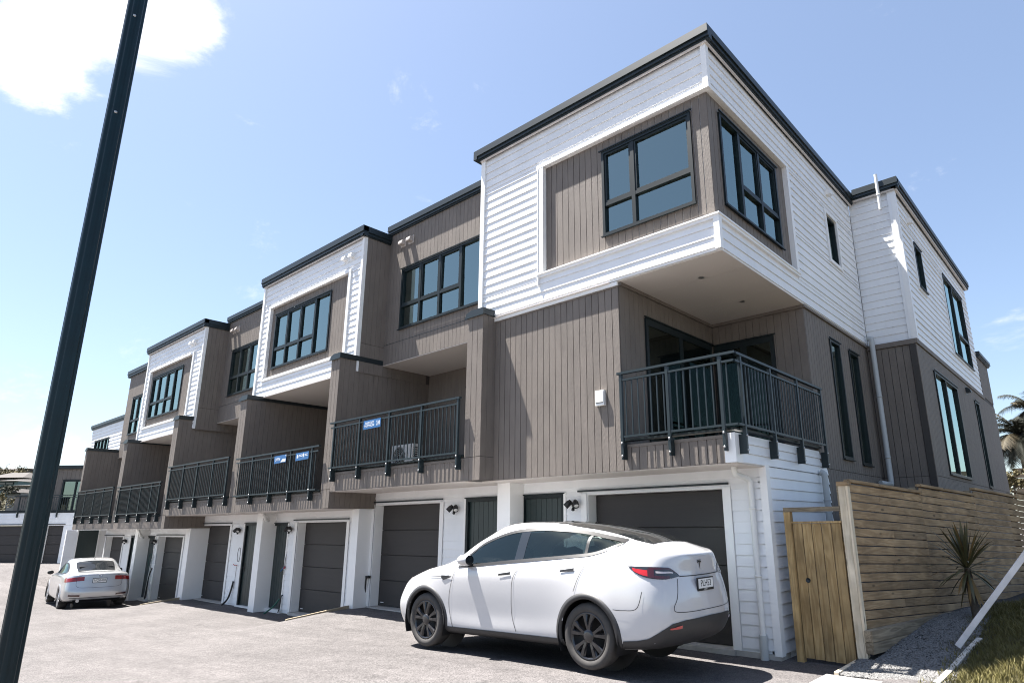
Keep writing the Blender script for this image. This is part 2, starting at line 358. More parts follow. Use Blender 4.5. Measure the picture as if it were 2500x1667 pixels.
def spot_light(parent, u, z, y=YG):
    b = MB(); c = Vector((u, y-.02, z))
    b.lathe([(0, .001), (0, .055), (.03, .055), (.035, .001)], c+Vector((0, 0, 0)), (0, -1, 0), 14)
    for sx in (-1, 1):
        p = c+Vector((sx*.035, -.04, .01)); q = c+Vector((sx*.085, -.085, .015)); b.tube([p, q], .012, 6)
        d = Vector((sx*.55, -.45, -.72)).normalized()
        b.lathe([(-.07, .001), (-.07, .03), (-.02, .05), (.07, .052), (.07, .045), (.055, .043)], q, d, 14)
    b.lathe([(0, .001), (0, .022), (.05, .03), (.065, .001)], c+Vector((0, -.05, -.05)), (0, -.25, -1), 12)
    l = b.build('wall_light', BLACK, parent)
    g = MB()
    for sx in (-1, 1):
        q = c+Vector((sx*.085, -.085, .015)); d = Vector((sx*.55, -.45, -.72)).normalized()
        g.lathe([(.056, .0005), (.056, .042)], q, d, 14)
    g.build('lens', PLASTW, l)
def vent(parent, face, base, u, z, m=None):
    b = MB(); s = .075; prof = [(0, -.05), (.0, .09), (.05, .085), (.10, .05), (.125, -.01), (.125, -.05)]
    poly = [P3(face, base, u-s, d, z+zz) for d, zz in prof]
    b.prism(poly, P3(face, 0, 2*s, 0, 0)); b.box(*fb(face, base, u-.105, u+.105, .001, .012, z-.10, z+.11))
    b.build('vent_cowl', m or TRIM, parent, fix=True)
def pipe(parent, pts, r=.04, m=None, clips=(), name='downpipe'):
    # rounded elbows
    P = [Vector(p) for p in pts]; q = [P[0]]
    for i in range(1, len(P)-1):
        a = (P[i-1]-P[i]).normalized(); b = (P[i+1]-P[i]).normalized(); rr = min(.09, (P[i-1]-P[i]).length/2.2, (P[i+1]-P[i]).length/2.2)
        for k in range(6):
            t = k/5; q.append((1-t)**2*(P[i]+a*rr) + 2*t*(1-t)*P[i] + t*t*(P[i]+b*rr))
    q.append(P[-1]); b = MB(); b.tube(q, r, 14); o = b.build(name, m or PLASTW, parent)
    for c in clips:
        MB().lathe([(-.012, r+.001), (-.012, r+.008), (.012, r+.008), (.012, r+.001)], c, (0, 0, 1), 14).build('pipe_clip', m or PLASTW, o)
    return o
def fin(parent, key, yb, sep):
    l, r, zt, zs = FINS[key]
    box('fin_wall', (l+.012, YF+.012, zs), (r-.012, yb, zt), BROWNB, parent)
    n = 3
    for z0, z1 in ((zs, zs+.40), (zs+.41, zt)):
        vboards(parent, 'f', YF+.012, l, r, z0, z1, pitch=.14, sep=sep, gap=.01)
        if key != 'FG' or 1: vboards(parent, 's', r-.012, YF, yb, z0, z1, pitch=.133, sep=False, gap=.005, t=.010, name='side_boarding')
    # raked metal cap
    b = MB(); y0 = YF-.03
    b.add([(l-.03, y0, zt), (r+.03, y0, zt), (r+.03, yb, zt), (l-.03, yb, zt), (l-.03, y0, zt+.07), (r+.03, y0, zt+.12), (r+.03, yb, zt+.12), (l-.03, yb, zt+.07), (l+.12, y0, zt+.125), (l+.12, yb, zt+.125)],
          [(0, 3, 2, 1), (0, 1, 5, 8, 4), (1, 2, 6, 5), (2, 3, 7, 9, 6), (3, 0, 4, 7), (4, 8, 9, 7), (8, 5, 6, 9)])
    b.build('fin_cap', FASC, parent)
    box('cap_drip', (l-.04, y0-.012, zt-.02), (r+.04, y0-.001, zt+.012), RAILM, parent)
def post_lower(parent, key, z0):
    l, r, zt, zs = FINS[key]
    p = box('party_post', (l+.02, YP, z0-.6), (r-.08, YG+.3, zs-.002), TRIM, parent)
    return p
def fascia(parent, face, base, u0, u1, z0, z1, over=.10, name='roof_fascia'):
    b = MB(); f = lambda *a: b.box(*fb(face, base, *a)); h = z1-z0
    f(u0, u1, -.05, over, z0+h*.42, z1); f(u0, u1, -.05, over-.022, z0+.03, z0+h*.42); f(u0, u1, -.05, over-.05, z0, z0+.03)
    b.build(name, FASC, parent)
    box('drip_edge', *fb(face, base, u0, u1, over+.0005, over+.008, z0+h*.42-.008, z0+h*.42+.008), RAILM, parent)
def interior(parent, x0, x1, y0, y1, z0, z1, name='room_interior', m=None):
    b = MB(); v = [(x0, y0, z0), (x1, y0, z0), (x1, y1, z0), (x0, y1, z0), (x0, y0, z1), (x1, y0, z1), (x1, y1, z1), (x0, y1, z1)]
    b.add(v, [(0, 1, 2, 3), (7, 6, 5, 4), (2, 6, 7, 3), (1, 5, 6, 2), (0, 3, 7, 4)]); return b.build(name, m or INTER, parent)
def downlight(parent, x, y, z, lit=True):
    MB().lathe([(0, .0005), (0, .05)], (x, y, z-.004), (0, 0, -1), 14).build('downlight', LAMP if lit else BOLT, parent)

# ---------------------------------------------------------------- house A (corner house)
A = thing('corner_house', (0, 0, 0), 'near corner townhouse with white boarded upper box jutting over a corner balcony', 'house')
ZB, ZT, ZS = 5.476, 8.93, 2.47
DECK = mat('deck_tile', (.08, .075, .07), .8, var=.1)
# upper box: front wall, openings
WA = (-2.10, -.375, 6.32, 7.90); SA = (.42, 2.60, 6.33, 7.93)
RF = (-3.40, 0, 6.03, 8.12); RS = (0, 3.0, 6.03, 8.12)                   # taupe recesses, front and side
up = wall('upper_wall', 'f', .10, -5.09, -.10, ZB+.002, ZT, .12, WHITE, A, [WA])
wall('upper_side_wall', 's', -.10, .10, 7.08, ZB+.002, ZT, .12, WHITE, A, [SA, (5.14, 5.78, 6.96, 8.02)])
box('upper_left_wall', (-5.09, .10, ZB+.3), (-4.97, 7.0, ZT), WHITE, A)
wboards(up, 'f', .045, -4.99, -.085, ZB+.03, ZT, [(-3.515, 0, 5.92, 8.19)])
sd = A
wboards(up, 's', -.045, .085, 6.99, ZB+.03, ZT, [(0, 3.12, 5.92, 8.19), (5.06, 5.86, 6.88, 8.10)])
bb = MB(); bb.box((-5.09, .045, ZB), (-.045, .0995, ZT)); bb.box((-.0995, .10, ZB), (-.045, 7.08, ZT))
# (sheathing with the recesses left open)
sh = MB()
for q in sub_rects((-5.09, -.046, ZB, ZT), [(RF[0]-.02, 0, RF[2]-.01, RF[3]+.01)]): sh.box((q[0], .046, q[2]), (q[1], .0995, q[3]))
for q in sub_rects((.0995, 7.08, ZB, ZT), [(0, RS[1]+.02, RS[2]-.01, RS[3]+.01), (5.14, 5.78, 6.96, 8.02)]): sh.box((-.0995, q[0], q[2]), (-.046, q[1], q[3]))
sh.build('sheathing', WHITE, A)
vboards(A, 'f', .10, RF[0], -.088, RF[2]+.002, RF[3]-.002, [(WA[0]-.001, WA[1]+.001, WA[2]-.001, WA[3]+.001)])
vboards(A, 's', -.10, .088, RS[1], RS[2]+.002, RS[3]-.002, [(SA[0]-.001, SA[1]+.001, SA[2]-.001, SA[3]+.001)])
w = window(A, 'f', .085, *WA, mulls=(-1.475,), transom=6.89, tbays=(0, 1))
w = window(A, 's', -.085, *SA, mulls=(1.09, 1.85), transom=6.92, tbays=(1, 2))
# white trims: corner boards, recess sills, jambs, heads
def cornerboard(parent, x, y, z0, z1, w=.09, name='corner_board'):
    b = MB(); b.box((x-w, y, z0), (x, y+.02, z1)); b.box((x-.02, y+.02, z0), (x, y+w, z1)); b.build(name, TRIM, parent)
cornerboard(A, 0, 0, ZB, 5.955); cornerboard(A, 0, 0, 8.20, ZT)
box('corner_board', (-5.10, .0, ZB), (-4.99, .10, ZT), TRIM, A)
b = MB(); b.box((-3.56, .003, 5.955), (.0, .088, 6.028)); b.box((-.088, .088, 5.955), (.0, 3.14, 6.028)); b.box((-3.56, -.018, 6.000), (.018, .003, 6.027)); b.box((.0, .003, 6.000), (.018, 3.14, 6.027)); b.build('recess_sill', TRIM, A)
b = MB(); b.box((-3.56, -.006, 8.122), (.006, .10, 8.198)); b.box((-.10, .10, 8.122), (.006, 3.12, 8.198)); b.build('recess_head', TRIM, A)
box('recess_jamb', (-3.51, -.004, 6.029), (-3.402, .10, 8.121), TRIM, A); box('recess_jamb', (-.10, 3.002, 6.029), (.004, 3.11, 8.121), TRIM, A)
box('jamb_tail', (-3.53, -.012, 5.80), (-3.512, .05, 8.121), TRIM, A)
# roof and fascia
fascia(A, 'f', 0, -5.14, .10, ZT, 9.16); fascia(A, 's', 0, .05, 7.06, ZT, 9.16)
b = MB(); b.box((-5.14, -.05, 9.10), (.05, 7.2, 9.155)); b.build('roof', FASC, A)
box('eave_bead', (-5.10, -.03, ZT-.03), (.03, .0, ZT-.001), SOFF, A); box('eave_bead', (.0, .0, ZT-.03), (.03, 7.05, ZT-.001), SOFF, A)
box('fascia_return', (-5.24, -.10, ZT+.03), (-5.141, 3.0, 9.16), FASC, A)
# soffit under the box with two sheet joints and downlights
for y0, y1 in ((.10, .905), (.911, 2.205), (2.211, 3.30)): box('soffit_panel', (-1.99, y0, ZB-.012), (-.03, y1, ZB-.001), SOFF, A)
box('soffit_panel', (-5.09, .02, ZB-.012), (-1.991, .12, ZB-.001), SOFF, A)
downlight(A, -.77, .83, ZB-.012, False); downlight(A, -.78, 2.32, ZB-.012, False)
# upper room
rm = interior(A, -4.96, -.225, .225, 6.5, ZB+.1, 8.5)
cu = MB(); cu.grid([[(-.34+.02*math.sin(i*1.3), 2.05+.03*i, z) for i in range(18)] for z in (5.9, 8.3)]); cu.build('curtain', CURT, rm)
cu = MB(); cu.grid([[(-2.2+.022*i, .36+.02*math.sin(i*1.3), z) for i in range(6)] for z in (5.9, 8.3)]); cu.build('curtain', CURT, rm)
downlight(rm, -1.15, 1.2, 8.499); downlight(rm, -2.1, 1.9, 8.499); downlight(rm, -1.0, 3.2, 8.499)
# middle storey: taupe wall block left, recessed corner balcony right
box('mid_wall', (-4.70, YW+.012, ZS+.002), (-1.872, 3.24, ZB-.013), BROWNB, A)
vboards(A, 'f', YW+.012, -4.69, -1.86, ZS, ZB-.10)
box('belt_trim', (-4.69, YW-.035, ZB-.075), (-1.86, YW+.011, ZB-.013), TRIM, A); box('belt_flashing', (-4.69, YW-.015, ZB-.10), (-1.85, YW+.011, ZB-.076), BROWN, A)
SL = (.81, 3.10, 2.92, 5.03)
vboards(A, 's', -1.872, YW+.02, 3.23, 2.86, ZB-.07, [SL], sep=False, gap=.005, name='balcony_side_boarding')
box('ceiling_trim', (-1.859, YW+.02, ZB-.07), (-1.82, 3.2, ZB-.013), BROWN, A)
box('balcony_back_wall', (-1.86, 3.242, 2.5), (-.07, 3.40, ZB-.013), BROWNB, A)
BW = (-1.82, -.64, 2.92, 5.02)
vboards(A, 'f', 3.2415, -1.85, -.06, 2.86, ZB-.07, [BW], sep=False, gap=.005, name='balcony_back_boarding')
box('ceiling_trim', (-1.819, 3.18, ZB-.07), (-.06, 3.229, ZB-.013), BROWN, A)
# sliding doors: framed glass over a room niche
def slider(parent, face, base, u0, u1, z0, z1, mull, name='sliding_door'):
    b = MB(); f = lambda *a: b.box(*fb(face, base, *a)); fw = .07
    f(u0, u0+fw, .013, .05, z0, z1); f(u1-fw, u1, .013, .05, z0, z1); f(u0+fw, u1-fw, .013, .05, z1-.12, z1); f(u0+fw, u1-fw, .013, .05, z0, z0+fw); f(mull-.06, mull+.06, .013, .045, z0+fw, z1-.12)
    f(u0-.05, u1+.05, .051, .075, z1, z1+.02)
    s = b.build(name, FRAME, parent)
    for a, c in ((u0+fw, mull-.06), (mull+.06, u1-fw)): box('pane', *fb(face, base, a, c, .030, .036, z0+fw, z1-.12), CARGLASS2, s)
    cu = MB(); rows = []
    for k in range(2):
        zz = (z0+.03, z1-.35)[k]; rows.append([P3(face, base, u0+fw+(u1-u0-2*fw)*i/60, .016+.006*math.sin(i*1.3), zz) for i in range(0, 61)])
    cu.grid(rows); cu.build('curtain', CURT, s)
    return s
CARGLASS2 = glass('door_glass', (.16, .22, .22), 1.6, .05)
slider(A, 's', -1.872, *SL, mull=1.95); slider(A, 'f', 3.2415, *BW, mull=-1.23)
# balcony slab, fascia, rail
box('balcony_slab', (-1.86, YW+.013, ZS+.10), (-.07, 3.24, 2.84), DECK, A)
box('balcony_fascia', (-1.86, YW+.0125, ZS+.003), (-.22, YW+.06, 2.845), BROWNB, A)
vboards(A, 'f', YW+.012, -1.855, -.20, ZS, 2.80)
box('fascia_cap', (-1.855, YW-.012, 2.801), (-.20, YW+.011, 2.845), BROWN, A)
b = MB(); b.box((-.205, YW-.04, ZS), (-.045, YW-.02, 2.86)); b.box((-.065, YW-.02, ZS), (-.045, YW+.16, 2.86)); b.box((-.205, YW-.02, 2.84), (-.066, YW+.1, 2.86)); b.box((-.205, YW-.02, ZS), (-.19, YW+.011, 2.84)); b.build('corner_cap', TRIM, A)
box('deck_edge', (-1.86, YW-.03, 2.90), (-.03, YW+.1, 2.93), FRAME, A); box('deck_edge', (-.12, YW+.1, 2.90), (-.01, 3.25, 2.93), FRAME, A)
railing(A, 'f', -.005, -1.83, .045, 3.94, 2.94, (-1.80, -.99, -.16), 2.62)
railing(A, 's', .045, .02, 3.30, 3.94, 2.94, (.18, 1.16, 2.20, 3.27), 2.58)
# storm side walls: white below, taupe above
lw = wall('lower_side_wall', 's', -.07, YG, 3.55, -.5, 2.5, .12, WHITE, A)
wall('parapet_side_wall', 's', -.07, YW+.05, 3.55, ZS+.002, 2.86, .1, WHITE, A)
wboards(lw, 's', -.069, YW+.12, 3.55, ZS, 2.86, pitch=.13); wboards(lw, 's', -.069, YG+.09, 3.55, .02, ZS, pitch=.150)
SW = ((4.46, 5.04, 2.83, 5.11), (5.60, 6.20, 2.79, 5.10))
wall('side_wall', 's', -.072, 3.24, 7.08, -.4, ZB-.001, .12, BROWNB, A, SW)
box('side_wall_end', (-.19, 3.40, 2.86), (-.071, 3.25, ZB-.001), BROWNB, A)
vboards(A, 's', -.072, 3.245, 7.05, 2.60, ZB-.06, SW); vboards(A, 's', -.072, 3.56, 7.05, -.3, 2.59, sep=False)
box('belt_trim', (-.075, 3.2, ZB-.055), (-.02, 7.05, ZB-.002), BROWN, A)
for q in SW: window(A, 's', -.065, *q)
interior(A, -4.5, -.195, 3.45, 7.0, 2.6, 5.3)
window(A, 's', -.08, 5.14, 5.78, 6.96, 8.02)
# rear wing
X2 = .967
HB = ((8.35, 9.08, 7.03, 8.13), (11.7, 14.5, 6.08, 8.35))
wing = wall('wing_wall', 's', X2-.05, 7.08, 15.72, ZB, 9.02, .12, WHITE, A, HB)
wall('wing_front_wall', 'f', 7.08+.05, -.05, X2-.05, ZB, 9.02, .1, WHITE, A)
wboards(wing, 's', X2-.05, 7.17, 15.70, ZB+.02, 9.0, [(a-.07, c+.07, d-.07, e+.07) for a, c, d, e in HB]); wboards(wing, 'f', 7.13, -.045, X2-.09, ZB+.02, 9.0)
cornerboard(A, X2, 7.07, ZB, 9.0, .11)
for q in HB:
    b = MB(); (a, c, d, e) = q
    for r_ in sub_rects((a-.08, c+.08, d-.08, e+.08), [q]): b.box(*fb('s', X2-.05, r_[0], r_[1], .0, .035, r_[2], r_[3]))
    b.build('window_facing', TRIM, A)
b = MB()
for r_ in sub_rects((5.07, 5.85, 6.89, 8.09), [(5.14, 5.78, 6.96, 8.02)]): b.box(*fb('s', -.046, r_[0], r_[1], 0, .04, r_[2], r_[3]))
b.build('window_facing', TRIM, A)
window(A, 's', X2-.035, *HB[0]); window(A, 's', X2-.035, *HB[1], mulls=(12.9,), transom=6.9, tbays=(1,))
LB = ((8.34, 10.95, 2.69, 5.0), (13.6, 14.25, 2.60, 5.05))
wall('wing_lower_wall', 's', X2-.045, 6.99, 17.8, -.3, ZB-.004, .12, BROWNB, A, LB)
vboards(A, 's', X2-.045, 6.99, 17.8, 2.60, ZB-.12, LB); vboards(A, 's', X2-.045, 6.99, 17.8, -.3, 2.59, sep=False)
wall('wing_lower_front', 'f', 7.03, -.06, X2-.046, -.3, ZB-.004, .1, BROWNB, A); vboards(A, 'f', 7.03, -.05, X2-.033, 2.60, ZB-.12); vboards(A, 'f', 7.03, -.05, X2-.033, -.3, 2.59, sep=False)
b = MB(); b.box((-.05, 6.98, ZB-.11), (X2-.004, 7.03, ZB-.004)); b.box((X2-.045, 7.03, ZB-.11), (X2-.004, 15.72, ZB-.004)); b.build('belt_trim', BROWN, A)
window(A, 's', X2-.035, *LB[0], mulls=(9.55,)); window(A, 's', X2-.035, *LB[1])
box('stub_wall', (X2-.165, 15.73, ZB), (X2-.0451, 17.8, 6.75), BROWNB, A); vboards(A, 's', X2-.045, 15.73, 17.8, ZB+.01, 6.75, sep=False)
fascia(A, 's', X2-.03, 15.7, 17.85, 6.75, 6.93)
fascia(A, 's', X2, 7.0, 15.85, 9.02, 9.26); fascia(A, 'f', 7.05, .10, X2+.10, 9.02, 9.26)
box('wing_roof', (-.05, 7.06, 9.2), (X2, 15.8, 9.255), FASC, A)
box('eave_bead', (X2, 7.06, 8.985), (X2+.05, 15.7, 9.019), SOFF, A); box('eave_bead', (0, 7.02, 8.985), (X2, 7.06, 9.019), SOFF, A)
interior(A, -3, X2-.18, 7.3, 15.6, ZB+.1, 8.8); interior(A, -3, X2-.175, 7.3, 17.6, 2.5, ZB-.1)
vent(A, 's', -.046, 5.43, 8.58); vent(A, 's', X2-.05, 8.19, 8.62); vent(A, 's', X2-.04, 12.5, 5.16, FASC)
pipe(A, [(.66, 6.93, 8.55), (.66, 6.93, 9.44)], .035, PLASTW, [(.66, 6.93, 8.92)], 'vent_pipe')
pipe(A, [(.02, 6.9, 5.62), (.10, 6.88, 5.60), (.10, 6.88, 2.42), (-.02, 6.6, 2.42)], .055, PLASTG, [(.10, 6.88, 4.3), (.10, 6.88, 3.0)])
pipe(A, [(.03, 6.35, 2.47), (.10, 6.5, 2.45), (.10, 6.80, 2.45)], .05, PLASTG)
# ground floor front of house A
def lower(parent, x0, x1, zs, z0, garage, door, light, y_front, dm=None, hl=True, pull=False, panels=4, sep=True):
    g0, g1, gz = garage; d0, d1, dz = door
    holes = [(g0, g1, z0-1, gz), (d0, d1, z0-1, dz)]
    wl = wall('garage_wall', 'f', YG, x0, x1, z0-.05, zs+.02, .15, WHITE, parent, [(g0-.021, g1+.021, z0-1, gz+.021), holes[1]])
    wboards(wl, 'f', YG+.001, x0+.02, x1-.01, z0+.03, zs, [(g0-.145, g1+.145, z0-1, gz+.06), (d0-.05, d1+.05, z0-1, dz+.03)], pitch=.150, sep=sep)
    b = MB()
    for a, c, t in ((d0-.055, d0-.002, dz), (d1+.002, d1+.055, dz)): b.box((a, YG-.03, z0), (c, YG+.02, t+.02))
    b.build('door_facing', TRIM, parent)
    box('footing', (x0, YG+.02, z0-.8), (x1, YG+.2, z0-.051), CONC, parent)
    box('garage_floor', (g0-.1, YD+.06, z0-.2), (g1+.1, YD+2, z0-.01), CONC, parent); box('garage_back', (x0, YD+.3, z0-.2), (x1, YD+.35, zs), BLACK, parent)
    garage_door(parent, g0, g1, z0, gz, panels); entry_door(parent, d0, d1, z0+.0, dz, dm, hl, pull); spot_light(parent, light[0], light[1])
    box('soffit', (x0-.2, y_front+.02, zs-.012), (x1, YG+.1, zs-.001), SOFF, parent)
lower(A, -4.80, -.07, ZS, .02, (-3.25, -.75, 2.19), (-4.82, -3.79, 2.23), (-3.53, 2.04), YW, hl=False)
b = MB(); b.box((-.15, YG-.03, -.0), (-.045, YG-.002, ZS+.03)); b.box((-.066, YG-.002, -.0), (-.045, YG+.09, ZS+.03)); b.build('corner_board', TRIM, A)
box('plinth', (-.72, YG-.02, -.45), (-.068, YG+.3, .018), CONC, A)
pipe(A, [(-.33, .55, ZS), (-.33, .55, 2.36), (-.275, YG-.065, 2.30), (-.275, YG-.065, .22)], .04, PLASTW, [(-.275, YG-.065, 1.9), (-.275, YG-.065, 1.0)])
pipe(A, [(-.275, YG-.065, .25), (-.275, YG-.065, -.12)], .055, PLASTG, name='pipe_sleeve')
pipe(A, [(-.03, 3.10, 2.50), (.03, 3.10, 2.48), (.03, 3.10, -.1)], .05, PLASTG, [(.03, 3.10, 2.05)])
fin(A, 'AB', 3.2, True); post_lower(A, 'AB', 0)
b = MB(); b.box((-2.335, YW-.055, 3.495), (-2.165, YW, 3.735)); mb_ = b.build('meter_box', PLASTW, A); box('meter_lid', (-2.325, YW-.062, 3.545), (-2.175, YW-.0555, 3.725), PLASTW, mb_); box('meter_slot', (-2.32, YW-.0585, 3.532), (-2.18, YW-.0555, 3.540), BLACK, mb_)

# ---------------------------------------------------------------- the other houses of the row
def house_mid(h, xl, xr, zs, zceil, rail, ybk, sep, posts, deck):
    """open balcony between two fin walls"""
    zt, zb, zp = rail
    box('balcony_slab', (xl-.1, YF+.013, zs+.003), (xr+.05, ybk, deck), DECK, h)
    vboards(h, 'f', YF+.013, xl, xr, zs, deck-.06, sep=sep, gap=.007)
    box('fascia_cap', (xl, YF-.012, deck-.059), (xr, YF+.012, deck-.015), BROWN, h)
    box('deck_edge', (xl, YF-.03, deck+.02), (xr, YF+.2, deck+.05), FRAME, h)
    box('balcony_back_wall', (xl-.1, ybk, deck-.2), (xr+.05, ybk+.15, zceil), BROWNB, h)
    dr = (xr-2.9, xr-.25, deck+.05, deck+2.1)
    vboards(h, 'f', ybk, xl, xr, deck, zceil, [dr], sep=False, gap=.005, name='balcony_back_boarding')
    slider(h, 'f', ybk, *dr, mull=(dr[0]+dr[1])/2)
    railing(h, 'f', YF-.095, xl+.03, xr-.06, zt, zb, posts, zp, pitch=.115)
def upper_set_back(h, xl, xr, z0, z1, ztop, win, joint, sep, ybk, vents, left_end=False):
    u0, u1, a, c, mulls, tr = win
    hole = [(u0, u1, a, c)]
    wall('upper_wall', 'f', YB, xl, xr, z0, z1+.1, .12, BROWNB, h, hole)
    vboards(h, 'f', YB, xl, xr, z0, joint-.006, sep=sep, gap=.007); vboards(h, 'f', YB, xl, xr, joint+.006, z1, hole, sep=sep, gap=.007)
    box('joint_flashing', (xl, YB-.018, joint-.005), (xr, YB-.0, joint+.005), RAILM, h)
    window(h, 'f', YB-.012, u0, u1, a, c, mulls=mulls, transom=tr, tbays=(0, 1, 2))
    fascia(h, 'f', YB-.01, xl-.25 if left_end else xl, xr, z1, ztop); box('roof', (xl, YB, ztop-.05), (xr, 9, ztop-.005), FASC, h)
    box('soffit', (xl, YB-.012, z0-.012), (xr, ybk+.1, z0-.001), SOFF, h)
    rm = interior(h, xl+.1, xr-.1, YB+.125, 5, z0+.1, z1-.2)
    downlight(rm, (u0+u1)/2, 2.4, z1-.201)
    b = MB()
    for i in range(13): pass
    cu = MB(); cu.grid([[ (u0+.1+.02*i, YB+.22+.02*math.sin(i*1.1), zz) for i in range(16)] for zz in (a-.2, c+.1)]); cu.build('curtain', CURT, rm)
    cu = MB(); cu.grid([[(u1-.55+.02*i, YB+.25+.02*math.sin(i*1.4), zz) for i in range(24)] for zz in (a-.2, c+.1)]); cu.build('curtain', CURT, rm)
    for v in vents: vent(h, 'f', YB-.012, v[0], v[1], BROWN_V)
BROWN_V = mat('vent_taupe', (.42, .38, .35), .5)
def upper_box(h, xl, xr, z0, z1, ztop, rec, win, sep, ybk, vents, zcb, y=.15):
    u0, u1, a, c, mulls, tr = win; r0, r1, ra, rb = rec
    wl = wall('upper_wall', 'f', y+.10, xl, xr-.02, z0, z1+.1, .12, WHITE, h, [(u0, u1, a, c)])
    sh = MB()
    for q in sub_rects((xl, xr, z0, z1), [(r0-.02, r1+.02, ra-.01, rb+.01)]): sh.box((q[0], y+.046, q[2]), (q[1], y+.0995, q[3]))
    sh.build('sheathing', WHITE, h)
    wboards(wl, 'f', y+.045, xl+.10, xr-.09, z0+.03, z1, [(r0-.115, r1+.115, ra-.11, rb+.07)], sep=sep)
    vboards(h, 'f', y+.10, r0, r1, ra, rb, [(u0, u1, a, c)], sep=sep, gap=.007)
    window(h, 'f', y+.085, u0, u1, a, c, mulls=mulls, transom=tr, tbays=(0, 1, 2))
    b = MB(); b.box((r0-.15, y+.003, ra-.075), (r1+.15, y+.088, ra-.002)); b.build('recess_sill', TRIM, h)
    b = MB(); b.box((r0-.12, y-.004, rb+.002), (r1+.12, y+.10, rb+.078)); b.build('recess_head', TRIM, h)
    box('recess_jamb', (r0-.11, y-.002, ra), (r0-.002, y+.10, rb), TRIM, h); box('recess_jamb', (r1+.002, y-.002, ra), (r1+.11, y+.10, rb), TRIM, h)
    box('corner_board', (xl-.01, y, z0), (xl+.10, y+.1, z1), TRIM, h)
    b = MB(); b.box((xr-.09, y, zcb), (xr+.002, y+.10, z1)); b.build('corner_board', TRIM, h)
    box('side_wall', (xr-.15, y+.101, z0), (xr-.012, 3, z1+.1), BROWNB, h)
    for za, zb_ in ((z0-.02, z0+.70), (z0+.71, z1)): vboards(h, 's', xr-.012, y+.105, YB if za > z0 else 2.24, za, zb_, sep=False, gap=.004, name='side_boarding')
    fascia(h, 'f', y, xl-.05, xr+.08, z1, ztop); fascia(h, 's', xr-.02, y-.08, YB+.3, z1, ztop)
    box('eave_bead', (xl, y-.03, z1-.03), (xr, y, z1-.001), SOFF, h)
    box('roof', (xl, y, ztop-.05), (xr, 9, ztop-.005), FASC, h)
    box('soffit', (xl, y+.012, z0-.014), (xr-.16, ybk+.1, z0-.002), SOFF, h)
    rm = interior(h, xl+.1, xr-.2, y+.225, 5, z0+.1, z1-.2); downlight(rm, u1-.35, 1.1, z1-.201)
    cu = MB(); cu.grid([[(u0+.02+.02*i, y+.32+.02*math.sin(i*1.1), zz) for i in range(20)] for zz in (a-.2, c+.1)]); cu.build('curtain', CURT, rm)
    for v in vents: vent(h, 'f', y+.045, v[0], v[1])
GRP = 'terrace houses in the row'
Bh = thing('terrace_house', (-7.3, 0, 0), 'taupe townhouse beside the corner house, blue agent sign on its balcony rail', 'house', GRP)
upper_set_back(Bh, -9.59, -5.09, 5.53, 8.99, 9.23, (-8.96, -5.98, 6.33, 7.90, (-8.20, -7.47, -6.72), 6.92), 6.04, True, 2.37, [(-8.98, 8.62), (-8.66, 8.62)])
house_mid(Bh, -9.59, -5.12, 2.47, 5.52, (3.98, 2.95, 2.67), 2.37, True, (-9.42, -8.40, -7.33, -6.27, -5.2), 2.88)
fin(Bh, 'BC', 2.4, True)
lower(Bh, -9.72, -5.10, 2.47, -.02, (-9.57, -7.22, 2.18), (-6.38, -5.30, 2.23), (-6.68, 2.04), YF, hl=False)
post_lower(Bh, 'BC', -.3)
pipe(Bh, [(-9.75, .55, 2.46), (-9.75, .60, 2.28), (-9.82, .90, 2.05), (-9.82, .90, -.2)], .045, PLASTW, [(-9.82, .90, 1.75), (-9.82, .90, .8)])
Ch = thing('terrace_house', (-12.2, 0, -.4), 'townhouse with white framed upper window and two blue signs on its rail', 'house', GRP)
upper_box(Ch, -14.95, -9.57, 5.28, 8.74, 9.0, (-14.37, -10.2, 5.83, 7.94), (-14.11, -11.07, 6.07, 7.69, (-13.37, -12.63, -11.85), 6.63), True, 2.25, [(-10.42, 8.37), (-10.1, 8.37)], 5.655)
house_mid(Ch, -14.33, -9.97, 2.11, 5.26, (3.52, 2.51, 2.29), 2.25, True, (-13.33, -12.29, -11.31, -10.31), 2.47)
fin(Ch, 'CD', 2.3, True)
lower(Ch, -14.50, -9.85, 2.11, -.40, (-13.12, -10.75, 1.83), (-14.68, -13.65, 1.82), (-13.47, 1.66), YF, pull=True, hl=True)
post_lower(Ch, 'CD', -.45)
pipe(Ch, [(-14.25, .5, 2.10), (-14.25, .6, 1.95), (-14.62, .92, 1.85), (-14.72, .90, -.5)], .045, PLASTW, [(-14.7, .90, .9)])
Dh = thing('terrace_house', (-17, 0, -.4), 'taupe townhouse in the middle of the row between the two white boxed upper storeys', 'house', GRP)
upper_set_back(Dh, -19.25, -14.95, 5.17, 8.70, 8.92, (-18.63, -15.72, 6.0, 7.59, (-17.94, -17.21, -16.48), 6.60), 5.72, False, 2.25, [(-18.72, 8.33), (-18.40, 8.33)])
house_mid(Dh, -19.32, -14.77, 2.11, 5.16, (3.62, 2.58, 2.29), 2.25, False, (-19.10, -18.02, -16.96, -15.84, -14.85), 2.50)
fin(Dh, 'DE', 2.3, True)
lower(Dh, -19.6, -14.78, 2.11, -.45, (-19.53, -17.30, 1.79), (-16.26, -15.1, 1.84), (-16.6, 1.64), YF, hl=True)
post_lower(Dh, 'DE', -.7)
pipe(Dh, [(-19.45, .5, 2.10), (-19.45, .6, 1.9), (-19.62, .90, 1.66), (-19.62, .90, -.7)], .045, PLASTW)
Eh = thing('terrace_house', (-22, 0, -.75), 'far townhouse with white boxed upper storey behind the silver car', 'house', GRP)
